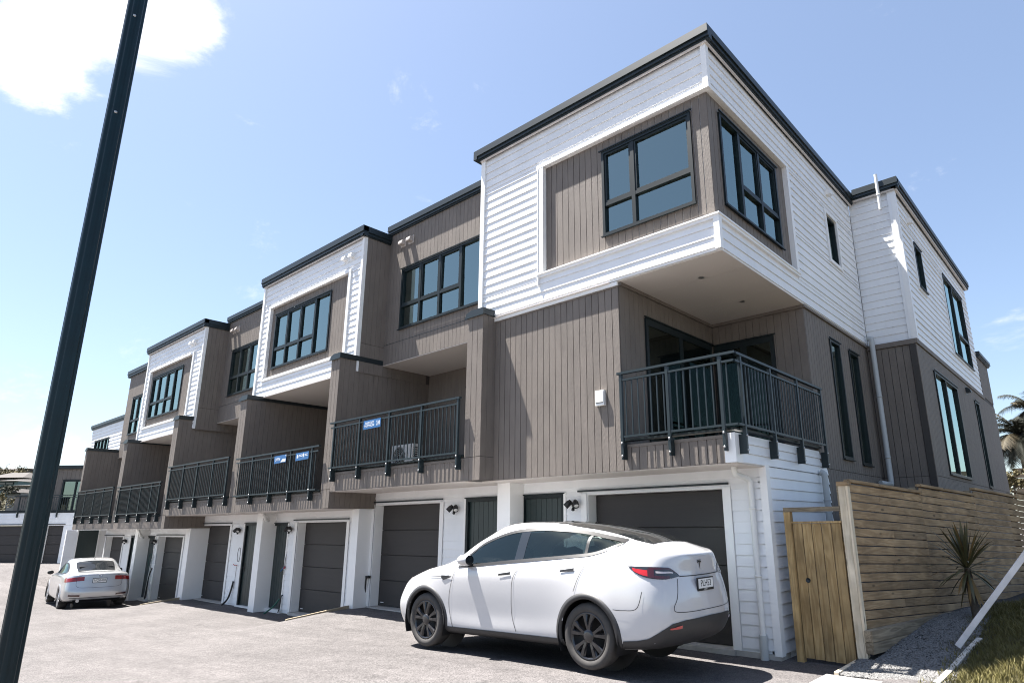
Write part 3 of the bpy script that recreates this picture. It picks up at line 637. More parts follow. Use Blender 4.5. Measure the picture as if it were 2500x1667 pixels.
upper_box(Eh, -24.78, -19.23, 4.91, 8.43, 8.69, (-24.27, -20.1, 5.46, 7.62), (-24.06, -21.0, 5.75, 7.36, (-23.34, -22.54, -21.78), 6.32), True, 2.25, [(-20.35, 8.04), (-20.05, 8.04)], 5.315)
house_mid(Eh, -24.25, -19.75, 1.72, 4.89, (3.2, 2.21, 1.93), 2.25, False, (-23.9, -22.7, -21.65, -20.6, -19.9), 2.10)
fin(Eh, 'EF', 2.3, True)
lower(Eh, -24.45, -19.55, 1.72, -.72, (-23.22, -20.95, 1.43), (-24.60, -23.60, 1.44), (-23.42, 1.26), YF, sep=False)
post_lower(Eh, 'EF', -.8)
pipe(Eh, [(-24.1, .5, 1.71), (-24.1, .6, 1.5), (-24.5, .92, 1.35), (-24.6, .90, -.8)], .045, PLASTW)
Fh = thing('terrace_house', (-27, 0, -.75), 'last taupe townhouse of the row with a narrow upper window showing', 'house', GRP)
upper_set_back(Fh, -29.53, -24.78, 4.75, 8.37, 8.66, (-28.67, -25.75, 5.66, 7.31, (-27.93, -27.2, -26.47), 6.25), 5.40, False, 2.25, [], True)
house_mid(Fh, -29.53, -24.67, 1.72, 4.74, (3.25, 2.22, 1.93), 2.25, False, (-29.3, -28.2, -27.0, -25.85, -24.7), 2.10)
fin(Fh, 'FG', 2.3, True)
lower(Fh, -29.6, -24.68, 1.72, -.75, (-29.40, -27.25, 1.41), (-26.25, -25.3, 1.45), (-26.75, 1.25), YF, sep=False)
box('end_wall', (-29.66, YB+.1, -.8), (-29.54, 9, 8.4), BROWNB, Fh)
# ================================================================== ground
def lerp_tab(t, x):
    if x <= t[0][0]: return t[0][1]
    for (a, b), (c, d) in zip(t, t[1:]):
        if x <= c: return b+(d-b)*(x-a)/(c-a)
    return t[-1][1]
def sstep(a, b, x):
    t = max(0, min(1, (x-a)/(b-a))); return t*t*(3-2*t)
DR = [(-400, 1), (-60, .45), (-42, .06), (-37, -.06), (-30, -.55), (-25, -.76), (-22.4, -.70), (-20, -.60), (-10, -.25), (-4.1, .060), (-1.2, .105), (1, .04), (4, .08), (20, .5), (400, 4)]
def apron(x):
    return -.05 if x > -9.8 else (-.47 if x > -19.55 else (-.80 if x > -33 else -.3))
def zg(x, y):
    d = lerp_tab(DR, x)
    w = sstep(-2.6, .7, y)
    if x < -9.8: w = sstep(-1.7, .7, y)
    if x < -33: w = 0
    if x > .8: w *= 1-sstep(.8, 1.4, x)
    return d*(1-w)+apron(x)*w + .012*noise.noise(Vector((x*.6, y*.6, 0)))*(1 if x < 1 else .3)
def frange(a, b, s):
    n = int(round((b-a)/s)); return [a+(b-a)*i/n for i in range(n+1)]
xs = [-420, -250, -150, -100, -70, -55, -46] + frange(-42, -19.56, .35) + frange(-19.54, -9.81, .25) + frange(-9.79, 6, .2) + [8, 12, 20, 40, 90, 200, 400]
ys = [-400, -200, -100, -60, -35, -22, -16] + frange(-12, -3, .3) + frange(-2.8, 1.4, .15) + [3, 8, 20, 40, 100, 300]
g = MB(); g.grid([[(x, y, zg(x, y)) for y in ys] for x in xs]); g.f = [f[::-1] for f in g.f]
def asphalt():
    m = bpy.data.materials.new('asphalt'); m.use_nodes = True; t = m.node_tree; p = t.nodes['Principled BSDF']; p.inputs['Roughness'].default_value = .88; p.inputs['Specular IOR Level'].default_value = .3
    ge = N(t, 'ShaderNodeNewGeometry')
    def noise_(s, d=4, r=.6): n = N(t, 'ShaderNodeTexNoise', inp={'Scale': s, 'Detail': d, 'Roughness': r}); t.links.new(ge.outputs['Position'], n.inputs['Vector']); return n.outputs['Fac']
    def mr(i, a, b, c, d): q = N(t, 'ShaderNodeMapRange', inp={1: a, 2: b, 3: c, 4: d}); t.links.new(i, q.inputs[0]); return q.outputs[0]
    def mul(a, b): q = N(t, 'ShaderNodeMath', operation='MULTIPLY'); t.links.new(a, q.inputs[0]); t.links.new(b, q.inputs[1]); return q.outputs[0]
    vo = N(t, 'ShaderNodeTexVoronoi', inp={'Scale': 85.0}); t.links.new(ge.outputs['Position'], vo.inputs['Vector'])
    sep = N(t, 'ShaderNodeSeparateColor'); t.links.new(vo.outputs['Color'], sep.inputs[0])
    # streaks along the drive
    mp = N(t, 'ShaderNodeMapping'); mp.inputs['Scale'].default_value = (.35, 2.2, 1); t.links.new(ge.outputs['Position'], mp.inputs[0])
    st = N(t, 'ShaderNodeTexNoise', inp={'Scale': 1.6, 'Detail': 5}); t.links.new(mp.outputs[0], st.inputs['Vector'])
    f = mul(mul(mr(noise_(.55, 5), .3, .7, .90, 1.10), mr(noise_(7, 4), .3, .7, .86, 1.14)), mr(sep.outputs[0], 0, 1, .55, 1.45))
    f = mul(f, mr(st.outputs['Fac'], .3, .7, .90, 1.11))
    f = mul(f, mr(noise_(1.7, 6, .7), .30, .42, .72, 1.0)); f = mul(f, mr(noise_(.23, 3), .35, .65, .88, 1.12))
    f = mul(f, mr(noise_(19, 2), .22, .34, .6, 1.0))
    vs = N(t, 'ShaderNodeVectorMath', operation='SCALE'); vs.inputs[0].default_value = (.094, .087, .0855); t.links.new(f, vs.inputs['Scale']); t.links.new(vs.outputs[0], p.inputs['Base Color'])
    b = N(t, 'ShaderNodeBump', inp={'Strength': .55, 'Distance': .006}); t.links.new(vo.outputs['Distance'], b.inputs['Height']); t.links.new(b.outputs[0], p.inputs['Normal'])
    return m
ASPH = asphalt()
tag(g.build('ground', ASPH), 'pale weathered asphalt driveway running along the garages', None, kind='structure')
# timber edging where the aprons step down
def edging(pts, name, label, h=.13, w=.045, m=None):
    root = MB()
    vs = []
    a, b = [Vector(p) for p in pts]; d = (b-a); n = Vector((-d.y, d.x, 0)).normalized()*w/2
    root.add([a-n, a+n, b+n, b-n, a-n-Vector((0, 0, h)), a+n-Vector((0, 0, h)), b+n-Vector((0, 0, h)), b-n-Vector((0, 0, h))], [(0, 1, 2, 3), (7, 6, 5, 4), (0, 4, 5, 1), (1, 5, 6, 2), (2, 6, 7, 3), (3, 7, 4, 0)])
    return tag(root.build(name, m or WOODK, None, origin=a, fix=True), label, 'edging board')
edging([(-9.80, -.85, -.12), (-9.80, .58, .02)], 'ramp_edging', 'tapered timber board edging the driveway ramp under the blue-signed balcony', .5)
edging([(-19.52, -.5, -.50), (-19.52, .58, -.39)], 'ramp_edging', 'far tapered timber board edging the ramp beside the silver car', .5)

# ================================================================== lamp post (fluted, dark teal)
LPX, LPY = -.736, -6.973
lp = thing('lamp_post', (LPX, LPY, .02), 'tall dark teal fluted metal lamp post standing close on the left', 'lamp post')
def fluted(r0, z0, z1, r1, n=8):
    b = MB(); rows = []
    K = n*6
    for z, r in ((z0, r0), (z1, r1)):
        ring = []
        for k in range(K+1):
            a = 2*math.pi*k/K+.2; c = math.cos(n*a); rr = r*(1 - .16*max(0, c)**.5)
            ring.append((LPX+rr*math.cos(a), LPY+rr*math.sin(a), z))
        rows.append(ring)
    b.grid(rows); b.f = [f[::-1] for f in b.f]; return b
LPM = mat('lamp_post_paint', (.001, .014, .020), .30, .0, var=.2, vscale=9, spec=.30)
fluted(.055, .0, 7.2, .052).build('pole', LPM, lp, fix=True)
b = MB(); b.lathe([(0, .001), (0, .13), (.02, .13), (.03, .085), (.25, .08), (.27, .066)], (LPX, LPY, .03), (0, 0, 1), 24); b.build('base_collar', LPM, lp)
b = MB(); b.tube([(LPX, LPY, 7.1), (LPX, LPY, 7.5), (LPX-.5, LPY-.6, 7.9), (LPX-.8, LPY-.95, 7.92)], .045, 10); b.build('lamp_arm', LPM, lp)
b = MB(); b.box((LPX-1.25, LPY-1.15, 7.88), (LPX-.75, LPY-.85, 7.98)); b.build('lamp_head', LPM, lp)
for z in (4.95, 4.22): MB().lathe([(0, .009), (.006, .009), (.008, .001)], (LPX+.048, LPY-.012, z), (.97, -.2, 0), 10).build('screw', BOLT, lp)

# ================================================================== gate, fence, bed, grass
gt = thing('timber_gate', (.5, 1.1, -.02), 'knotty pine side gate between white wall and slatted fence', 'gate')
b = MB(); b.box((.10, 1.06, -.15), (.19, 1.15, 1.84)); b.build('gate_post', GATEW, gt, origin=(.145, 1.1, .8))
b = MB(); b.box((.10, 1.06, 1.841), (.86, 1.15, 1.90)); b.build('gate_head', SLEEP, gt, origin=(.5, 1.1, 1.87))
box('ledge', (.20, 1.13, .25), (.84, 1.17, .35), GATEW, gt); box('ledge', (.20, 1.13, 1.35), (.84, 1.17, 1.45), GATEW, gt); box('gate_cap', (.19, 1.085, 1.69), (.85, 1.135, 1.715), GATEW, gt)
nb = 5
for i in range(nb): box('gate_board', (.20+.128*i, 1.10, -.0-.004*i), (.20+.128*(i+1)-.008, 1.125, 1.688), GATEW, gt, bev=.002)
MB().lathe([(0, .0005), (0, .031), (.006, .031)], (.335, 1.0995, .96), (0, -1, 0), 20).build('latch_hole', FASC, gt)
P0 = Vector((.98, 1.15, 0)); DH = Vector((.17161, .98427, 0)).normalized(); NH = Vector((DH.y, -DH.x, 0)); SLP = -.0427
fence = thing('slatted_fence', (.98, 1.15, 0), 'horizontal pine slat fence stepping up along the side of the house', 'fence')
fr = math.atan2(DH.y, DH.x)
SLC = {}
def slat(s0, s1, z, h, t, m, name, off=0, base=0):
    key = (round(s1-s0, 2), h, t, m.name)
    me = SLC.get(key)
    if me is None:
        q = MB(); L = s1-s0; q.box((-L/2, -t/2, -h/2), (L/2, t/2, h/2)); me = q.mesh(name, m); bm = bmesh.new(); bm.from_mesh(me); bmesh.ops.bevel(bm, geom=list(bm.edges), offset=.003, segments=1, affect='EDGES'); bm.to_mesh(me); bm.free(); SLC[key] = me
    sm = (s0+s1)/2; p = P0+DH*sm-NH*(t/2+off)+Vector((0, 0, z+SLP*(sm-base)))
    o = bpy.data.objects.new(name, me); reg(o, fence, p); o.rotation_euler = (0, math.atan(-SLP), fr); return o
rnd = random.Random(3)
def bed(s): return .44
for k in range(5):
    s0, s1 = -.02+2.2*k, 2.2*k+2.175
    top = 2.24-.0427*0 + .12*k*.12     # each panel starts again at the same height
    for i in range(19):
        zc = 2.075-.1118*i + .01*k
        zz = zc + .06
        if zz-.045 < .30: continue
        if i % 4 == 1 and k < 3:
            c = s0+rnd.uniform(.6, 1.6); slat(s0, c-.002, zz, .099, .02, SLAT, 'slat', 0, s0); slat(c+.002, s1+.02, zz, .099, .02, SLAT, 'slat', 0, s0)
        else: slat(s0, s1+.02, zz, .099, .02, SLAT, 'slat', 0, s0)
    slat(s0, s1+.02, 2.225+.01*k, .04, .085, SLAT, 'fence_cap', -.03, s0)
    box('fence_post', P0+DH*(s0+.05)-NH*.12+Vector((-.05, -.05, -.3)), P0+DH*(s0+.05)-NH*.12+Vector((.05, .05, 2.2+.01*k)), SLEEP, fence)
b = MB(); b.box((.865, 1.06, -.2), (.955, 1.15, 2.16)); b.build('end_post', POSTW, fence, origin=(.91, 1.1, 1))
b = MB(); b.box((.957, 1.065, -.05), (.985, 1.16, 2.16)); b.build('end_post_face', POSTW, fence, origin=(.97, 1.1, 1))
b = MB(); b.box((.855, 1.04, 2.162), (1.0, 1.18, 2.215)); b.build('post_cap', SLAT, fence)
# sleepers
sl = thing('retaining_wall', (1.05, 1.2, .1), 'two stacked timber sleepers at the foot of the slatted fence', 'retaining wall')
for j, (za, sa) in enumerate(((.275, .0), (.14, .0))):
    q = MB(); L = 7.5; q.box((0, -.05, 0), (L, .05, .13)); me = q.mesh('sleeper', SLEEP); bm = bmesh.new(); bm.from_mesh(me); bmesh.ops.bevel(bm, geom=list(bm.edges), offset=.006, segments=2, affect='EDGES'); bm.to_mesh(me); bm.free()
    o = bpy.data.objects.new('sleeper', me); reg(o, sl, P0+DH*(-.10)+NH*.06+Vector((0, 0, za))); o.rotation_euler = (0, 0, fr)
def zr(x, y):
    """garden bed and lawn bank right of the drive"""
    q = Vector((x, y, 0))-P0; s = q.dot(DH); d = q.dot(NH)
    z = .01+.40*sstep(-1.0, 2.3, s)*(1-.25*sstep(.2, .9, d)*(1-sstep(1.5, 3, s)))
    z += .20*max(0, x-1.95)*sstep(-1.2, 1.2, y) + .05*max(0, y-3)*sstep(1.8, 3, x)
    return z + .02*noise.noise(Vector((x*1.3, y*1.3, 2)))
bedm = MB(); xx = frange(.84, 2.1, .07); yy = frange(.22, 14, .12)
rows = []
for y in yy:
    lo = P0.x+(y-P0.y)*DH.x/DH.y+.02 if y > 1.15 else .86
    rows.append([(lo+(2.05+.02*y-lo)*i/18, y, zr(lo+(2.05+.02*y-lo)*i/18, y)) for i in range(19)])
bedm.grid(rows); bedm.f = [f[::-1] for f in bedm.f]
SOIL = mat('bed_soil', (.030, .029, .028), .9, var=.4, vscale=40, bump=.8, bscale=70)
tag(bedm.build('garden_bed', SOIL, fix=True), 'dark stone bed along the fence', None, kind='structure')
STONE = mat('grey_pebble', (.135, .133, .13), .8, var=.65, vscale=38, bump=.2)
def pebbles():
    b = MB(); r = random.Random(5); n = 0
    while n < 15000:
        y = .25+3.8*r.random()**1.5; lo = P0.x+(y-P0.y)*DH.x/DH.y+.12 if y > 1.0 else .90; x = r.uniform(lo, 1.98)
        if y < 1.0 and x < .90: continue
        z = zr(x, y); a = r.uniform(0, 6.28); s = r.uniform(.012, .028); sx, sy, sz = s, s*r.uniform(.5, .8), s*r.uniform(.35, .6)
        ca, sa = math.cos(a), math.sin(a); tl = r.uniform(-.5, .5); pts = []
        for (px, py, pz) in ((1, 0, .1), (0, 1, 0), (-1, .1, 0), (0, -1, .1), (.1, 0, 1), (0, 0, -1)):
            px, py, pz = px*sx*r.uniform(.8, 1.2), py*sy*r.uniform(.8, 1.2), pz*sz
            pz += px*tl; pts.append((x+ca*px-sa*py, y+sa*px+ca*py, z+.010+pz))
        b.add(pts, [(0, 1, 4), (1, 2, 4), (2, 3, 4), (3, 0, 4), (1, 0, 5), (2, 1, 5), (3, 2, 5), (0, 3, 5)]); n += 1
    return tag(b.build('pebbles', STONE), 'grey crushed stone chips filling the bed below the fence', None, kind='stuff')
pebbles()
edging([(.875, .22, .055), (.86, 1.06, .06)], 'bed_edging', 'pale timber edging board at the foot of the tall gate post', .1, .05, POSTW)
tag(box('kerb_slab', (.80, -.42, -.2), (1.75, .12, .045), mat('kerb_concrete', (.20, .195, .19), .8, var=.12, vscale=8)), 'short pale concrete strip at the corner of the drive', 'concrete strip')
# lawn
lw_ = MB(); rows = []
for y in frange(-3.5, 16, .25): rows.append([(x, y, zr(x, y)-.005) for x in frange(1.98, 12, .3)])
lw_.grid(rows); LAWN = mat('lawn_soil', (.040, .034, .014), .95, var=.3, vscale=9, bump=.5, bscale=40)
tag(lw_.build('lawn', LAWN, fix=True), 'grassy bank right of the pebble bed', None, kind='structure')
GR = mat('grass_blade', (.115, .100, .028), .7, var=.35, vscale=6)
GR.node_tree.nodes['Principled BSDF'].inputs['Subsurface Weight'].default_value = 0
def grass():
    b = MB(); r = random.Random(9)
    for n in range(46000):
        y = -2.2+6.8*r.random(); x = 1.93+2.6*r.random()**1.25
        if x < 2.0 and r.random() < .5: x -= r.uniform(0, .30)*(noise.noise(Vector((0, y*2, 4)))+.6)
        z = zr(x, y)-.01; a = r.uniform(0, 6.28); h = r.uniform(.03, .095)*(1+.7*noise.noise(Vector((x*2.2, y*2.2, 7)))); w = r.uniform(.003, .007); l = r.uniform(.2, .9)*h
        c, s = math.cos(a), math.sin(a); e = r.uniform(0, 6.28)
        b.add([(x-w*s, y+w*c, z), (x+w*s, y-w*c, z), (x+l*.4*math.cos(e)+w*.7*s, y+l*.4*math.sin(e)-w*.7*c, z+h*.6), (x+l*.4*math.cos(e)-w*.7*s, y+l*.4*math.sin(e)+w*.7*c, z+h*.6), (x+l*math.cos(e), y+l*math.sin(e), z+h)], [(0, 1, 2, 3), (3, 2, 4)])
    return tag(b.build('grass', GR), 'sunlit dry olive grass on the bank at the right edge', None, kind='stuff')
grass()
# pale concrete mowing strip between stones and grass
ms = MB(); L_ = [(1.86, .35), (1.90, 1.0), (1.95, 1.7), (2.01, 2.2)]
rows = [[], [], [], []]
for x, y in L_:
    z = zr(x, y)+.035
    rows[0].append((x-.03, y, z-.2)); rows[1].append((x-.03, y, z)); rows[2].append((x+.03, y, z)); rows[3].append((x+.03, y, z-.2))
ms.grid(rows, smooth=False); PALE = mat('pale_timber', (.55, .52, .47), .8, var=.2, vscale=7)
tag(ms.build('lawn_edging', PALE, fix=True), 'pale edging strip between the stone bed and the grass', 'edging strip')
# white leaning prop
def pixp(x, y, depth): return CAM + (fwd + r2*((x-1368.15)/1556.955) - u2*((y-868.06)/1556.955))*depth
pb = Vector((1.97, 1.75, zr(1.97, 1.75))); dep = (pb-CAM).dot(fwd)
pa = pixp(2338, 1577, dep); pz = pixp(2640, 1165, dep-.25)
q = MB(); d = (pz-pa); L = d.length; q.box((0, -.032, -.032), (L, .032, .032)); me = q.mesh('leaning_prop', PALE2 if 'PALE2' in globals() else mat('white_timber', (.62, .60, .60), .7, var=.15, vscale=5)); bm = bmesh.new(); bm.from_mesh(me); bmesh.ops.bevel(bm, geom=list(bm.edges), offset=.003, segments=1, affect='EDGES'); bm.to_mesh(me); bm.free()
o = reg(bpy.data.objects.new('leaning_prop', me), None, pa); o.rotation_euler = d.to_track_quat('X', 'Z').to_euler(); tag(o, 'white square timber prop leaning across the grass at the right edge', 'timber prop')
st = MB(); q0 = Vector((3.0, 3.4, zr(3.0, 3.4))); st.add([q0+Vector(v) for v in ((-.03, 0, -.1), (.03, .0, -.1), (.03, .05, -.1), (-.03, .05, -.1), (-.03, 0, .28), (.03, 0, .38), (.03, .05, .38), (-.03, .05, .28))], [(0, 3, 2, 1), (4, 5, 6, 7), (0, 1, 5, 4), (1, 2, 6, 5), (2, 3, 7, 6), (3, 0, 4, 7)])
tag(st.build('timber_stake', PALE, origin=q0), 'short white stake standing in the grass behind the prop', 'stake')
# cabbage tree in front of the fence
pl = thing('cabbage_tree', P0+DH*2.1+NH*.52+Vector((0, 0, .40)), 'small cabbage tree with bronze sword leaves before the slat fence', 'plant')
TRK = mat('plant_trunk', (.075, .060, .045), .9, var=.3, vscale=30, bump=.6, bscale=60)
LEAF = mat('bronze_leaf', (.075, .070, .030), .45, var=.25, vscale=12)
LEAFD = mat('dry_leaf', (.20, .125, .045), .7, var=.2, vscale=12)
pc = WL[pl.name]
b = MB(); b.tube([pc+Vector((.02, 0, -.1)), pc+Vector((.0, .02, .2)), pc+Vector((-.02, .03, .45)), pc+Vector((-.015, .04, .66))], .05, 10, radii=[.06, .05, .045, .04]); b.build('trunk', TRK, pl)
rr = random.Random(4)
for i in range(74):
    t = i/74; el = math.radians(89-42*(i/40)**.9) if i < 40 else (math.radians(40-85*((i-40)/26)) if i < 66 else math.radians(-68)); az = i*2.399+rr.uniform(-.2, .2); L = rr.uniform(.50, .70)*(1.0 if el > .2 else .85); w = rr.uniform(.013, .022)
    q = MB(); top = pc+Vector((-.015, .04, .62+.05*(1-t))); d = Vector((math.cos(az)*math.cos(el), math.sin(az)*math.cos(el), math.sin(el))); side = Vector((-math.sin(az), math.cos(az), 0)); rows = [[], [], []]
    p = top.copy(); dd = d.copy()
    for k in range(8):
        f = k/7; ww = w*(.55+1.6*f)*(1-f**2.5)+.0008; nn = side.cross(dd).normalized()
        rows[0].append(p-side*ww); rows[1].append(p-nn*ww*.35); rows[2].append(p+side*ww); dd = (dd+Vector((0, 0, -.055-.10*f*(1-abs(el)/1.6)))).normalized(); p = p+dd*L/7
    q.grid(rows); q.build('leaf', LEAFD if (i % 11 == 7 or i >= 68) else LEAF, pl)
# ================================================================== cars
def crom(P, n):
    """Catmull-Rom through a list of tuples, n steps per span"""
    out = []
    for i in range(len(P)-1):
        p0, p1, p2, p3 = P[max(i-1, 0)], P[i], P[i+1], P[min(i+2, len(P)-1)]
        for k in range(n):
            t = k/n; out.append(tuple(.5*(2*b+(c-a)*t+(2*a-5*b+4*c-d)*t*t+(3*b-a-3*c+d)*t**3) for a, b, c, d in zip(p0, p1, p2, p3)))
    out.append(P[-1]); return out
def in_poly(x, y, poly):
    c = False; j = len(poly)-1
    for i in range(len(poly)):
        (xi, yi), (xj, yj) = poly[i], poly[j]
        if (yi > y) != (yj > y) and x < (xj-xi)*(y-yi)/(yj-yi)+xi: c = not c
        j = i
    return c
def shrink(poly, d):
    cx = sum(p[0] for p in poly)/len(poly); cy = sum(p[1] for p in poly)/len(poly)
    return [(x+(cx-x)/math.hypot(cx-x, cy-y)*d, y+(cy-y)/math.hypot(cx-x, cy-y)*d) for x, y in poly]
class Car:
    def __init__(s, name, label, loc, yaw, tilt, rails, xr, wheels, R, arch, dlo, paint):
        s.root = bpy.data.objects.new(name, None); C.objects.link(s.root); WL[s.root.name] = Vector((0, 0, 0))
        s.root.location = loc; s.root.rotation_euler = (0, tilt, yaw); s.xr = xr; s.R = R; s.wheels = wheels; s.arch = arch
        tag(s.root, label, 'car')
        n1, n2 = 9, 6
        rails = rails + [[(u*.3+.7*rails[-1][6][0], 0, z+.001) for u, y, z in rails[-1]]]
        rl = [crom(r, n1) for r in rails]
        cols = [crom([r[k] for r in rl], n2) for k in range(len(rl[0]))]      # cols[k] : from sill to roof
        half = [[(xr-u, max(0, y), z) for (u, y, z) in c] for c in cols]
        b = MB()
        b.grid(half); b.grid([[(x, -y, z) for x, y, z in c] for c in half])
        full = b.mesh('full', paint); bm = bmesh.new(); bm.from_mesh(full); bmesh.ops.remove_doubles(bm, verts=bm.verts, dist=.0008); bmesh.ops.recalc_face_normals(bm, faces=bm.faces)
        if sum(1 for f in bm.faces if f.normal.z > .7 and f.calc_center_median().z < .5) > sum(1 for f in bm.faces if f.normal.z < -.7 and f.calc_center_median().z < .5): bmesh.ops.reverse_faces(bm, faces=bm.faces)
        s.bvh = BVHTree.FromBMesh(bm)
        polys = [shrink([(xr-u, z) for u, z in p], .028) for p in dlo]
        kill = []
        for f in bm.faces:
            c = f.calc_center_median()
            if abs(c.y) > .45:
                if any((c.x-wx)**2+(c.z-R)**2 < arch**2 for wx in wheels) and c.z < .95: kill.append(f); continue
                if any(in_poly(c.x, c.z, p) for p in polys): kill.append(f)
        bmesh.ops.delete(bm, geom=kill, context='FACES'); bm.to_mesh(full); bm.free()
        for p in full.polygons: p.use_smooth = True
        full.name = 'body'; s.body = reg(bpy.data.objects.new('body', full), s.root)
    def side(s, u, z, sg=1, off=.004):
        x = s.xr-u; h = s.bvh.ray_cast(Vector((x, 2*sg, z)), Vector((0, -sg, 0)))
        if h[0] is None: h = s.bvh.find_nearest(Vector((x, .9*sg, z)))
        n = h[1] if h[1].y*sg > 0 else -h[1]; return h[0]+n*off
    def rear(s, y, z, off=.004):
        h = s.bvh.ray_cast(Vector((-4, y, z)), Vector((1, 0, 0)))
        if h[0] is None: h = s.bvh.find_nearest(Vector((s.xr-4.6, y, z)))
        n = h[1] if h[1].x < 0 else -h[1]; return h[0]+n*off
    def top(s, u, y, off=.004):
        h = s.bvh.ray_cast(Vector((s.xr-u, y, 3)), Vector((0, 0, -1)))
        if h[0] is None: h = s.bvh.find_nearest(Vector((s.xr-u, y, 1.5)))
        n = h[1] if h[1].z > 0 else -h[1]; return h[0]+n*off
    def near(s, u, y, z, off=.004):
        p = Vector((s.xr-u, y, z)); h = s.bvh.find_nearest(p); n = h[1]
        cdir = h[0]-Vector((s.xr-2.4, 0, .6)); n = n if n.dot(cdir) > 0 else -n
        return h[0]+n*off
    def patch(s, name, rows, m, parent=None, smooth=True):
        b = MB(); b.grid(rows, smooth=smooth); me = b.mesh(name, m); return reg(bpy.data.objects.new(name, me), parent or s.root)
    def strip(s, name, pts, m, w=.006, fn=None, parent=None):
        a = [fn(p[0]-w/2*p[2], p[1]-w/2*p[3]) for p in pts]; c = [fn(p[0]+w/2*p[2], p[1]+w/2*p[3]) for p in pts]
        return s.patch(name, [a, c], m, parent)
    def seam(s, path, fn, m, w=.007, name='panel_gap', n=24):
        q = crom(path, max(2, n//max(1, len(path)-1))); pts = []
        for i in range(len(q)):
            a, b = q[max(i-1, 0)], q[min(i+1, len(q)-1)]; dx, dz = b[0]-a[0], b[1]-a[1]; L = math.hypot(dx, dz) or 1
            pts.append((q[i][0], q[i][1], -dz/L, dx/L))
        return s.strip(name, pts, m, w, fn, s.body)
    def between(s, lo, hi, n, k, fn):
        """grid between two polylines (a,b coordinates)"""
        A, B = crom(lo, n), crom(hi, n); rows = []
        for j in range(k+1):
            t = j/k; rows.append([fn(a[0]+(b[0]-a[0])*t, a[1]+(b[1]-a[1])*t) for a, b in zip(A, B)])
        return rows
    def wheel(s, wx, sg, mats, spokes=5, rimr=.255, face=.0, detail=True):
        R = s.R; y1 = sg*face; d = (0, sg, 0)
        w = bpy.data.objects.new('wheel', None); w.parent = s.root; C.objects.link(w); w.location = (wx, 0, R); WL[w.name] = Vector((wx, 0, R))
        o = Vector((wx, y1, R))
        MB().lathe([(-.235, rimr*.9), (-.235, R-.03), (-.215, R-.008), (-.18, R), (-.05, R), (-.018, R-.010), (-.002, R-.035), (.002, R-.06), (-.006, rimr+.012), (-.018, rimr)], o, d, 56).build('tyre', mats['tyre'], w, origin=(wx, 0, R))
        MB().lathe([(-.02, rimr+.002), (-.012, rimr-.006), (-.03, rimr-.02), (-.12, rimr-.03), (-.13, .0005)], o, d, 48).build('rim', mats['rim_in'], w, origin=(wx, 0, R))
        b = MB()
        for k in range(spokes):
            for tw, wd, r1 in ((-.24, .030, rimr-.012), (.24, .030, rimr-.012)) if detail else ((0, .05, rimr-.012),):
                a0 = 2*math.pi*k/spokes+.35; a1 = a0+tw
                p0 = Vector((.045*math.cos(a0), 0, .045*math.sin(a0))); p1 = Vector((r1*math.cos(a1), 0, r1*math.sin(a1))); t = (p1-p0).normalized(); q = Vector((-t.z, 0, t.x))
                vs = []
                for p, ww, dep in ((p0, wd*.95, -.020), ((p0+p1)/2, wd*.85, -.008), (p1, wd*1.35, -.014)):
                    for e, dd in ((-1, dep-.022), (-.55, dep), (.55, dep), (1, dep-.022)): vs.append(o+p+q*ww*e+Vector((0, sg*dd, 0)))
                b.add(vs, [(i*4+j, i*4+j+1, i*4+j+5, i*4+j+4) for i in range(2) for j in range(3)], 0, False)
        b.lathe([(-.03, .075), (-.012, .07), (-.006, .04), (-.004, .0005)], o, d, 24)
        b.lathe([(-.03, rimr-.03), (-.010, rimr-.016), (-.012, rimr-.004), (-.022, rimr)], o, d, 48)
        b.build('rim_cover', mats['rim'], w, origin=(wx, 0, R), fix=True)
        # wheel house
        hb = MB(); q = []
        rows = []
        for yy in (sg*.50, sg*(abs(face)+.015)): rows.append([(wx+(s.arch+.012)*math.cos(t), yy, R+(s.arch+.012)*math.sin(t)) for t in [math.radians(-25+230*i/24) for i in range(25)]])
        hb.grid(rows); hb.build('wheel_house', mats['trim'], s.root)
        bk = MB(); bk.lathe([(0, .0005), (0, s.arch+.01)], (wx, sg*.50, R), d, 32); bk.build('wheel_house_back', mats['trim'], s.root)
        return w
    def arch_trim(s, wx, sg, m, r0, r1, a0=-12, a1=192):
        rows = [[], [], []]
        for i in range(41):
            t = math.radians(a0+(a1-a0)*i/40)
            for k, (r, o) in enumerate(((r0, -.02), (r0+.004, .012), (r1, .006))):
                z = s.R+r*math.sin(t); x = wx+r*math.cos(t); rows[k].append(s.side(s.xr-x, max(z, .2), sg, o))
        rows.append([p-Vector((0, sg*.03, 0)) for p in rows[2]])
        return s.patch('arch_trim', rows, m)
def textmesh(txt, size, m, name, parent, loc, rot, ext=.001, sx=1):
    cu = bpy.data.curves.new(name, 'FONT'); cu.body = txt; cu.size = size; cu.align_x = 'CENTER'; cu.align_y = 'CENTER'; cu.extrude = ext; cu.resolution_u = 4
    o = bpy.data.objects.new(name+'_tmp', cu); C.objects.link(o); dg = bpy.context.evaluated_depsgraph_get(); me = bpy.data.meshes.new_from_object(o.evaluated_get(dg)); bpy.data.objects.remove(o)
    me.materials.clear(); me.materials.append(m); t = bpy.data.objects.new(name, me); reg(t, parent, loc); t.rotation_euler = rot; t.scale = (sx, 1, 1); return t
def carpaint(name, col, rough=.28, metal=0.0, flake=0):
    m = mat(name, col, rough, metal, var=.012, vscale=2, coat=1.0); return m
WPAINT = carpaint('white_car_paint', (.53, .53, .54), .16)
SPAINT = carpaint('silver_car_paint', (.46, .47, .48), .30, .6)
DGL = mat('dark_roof_glass', (.012, .014, .015), .04, 0, var=.0, coat=1)
TYRE = mat('tyre_rubber', (.050, .047, .045), .8, var=.25, vscale=20)
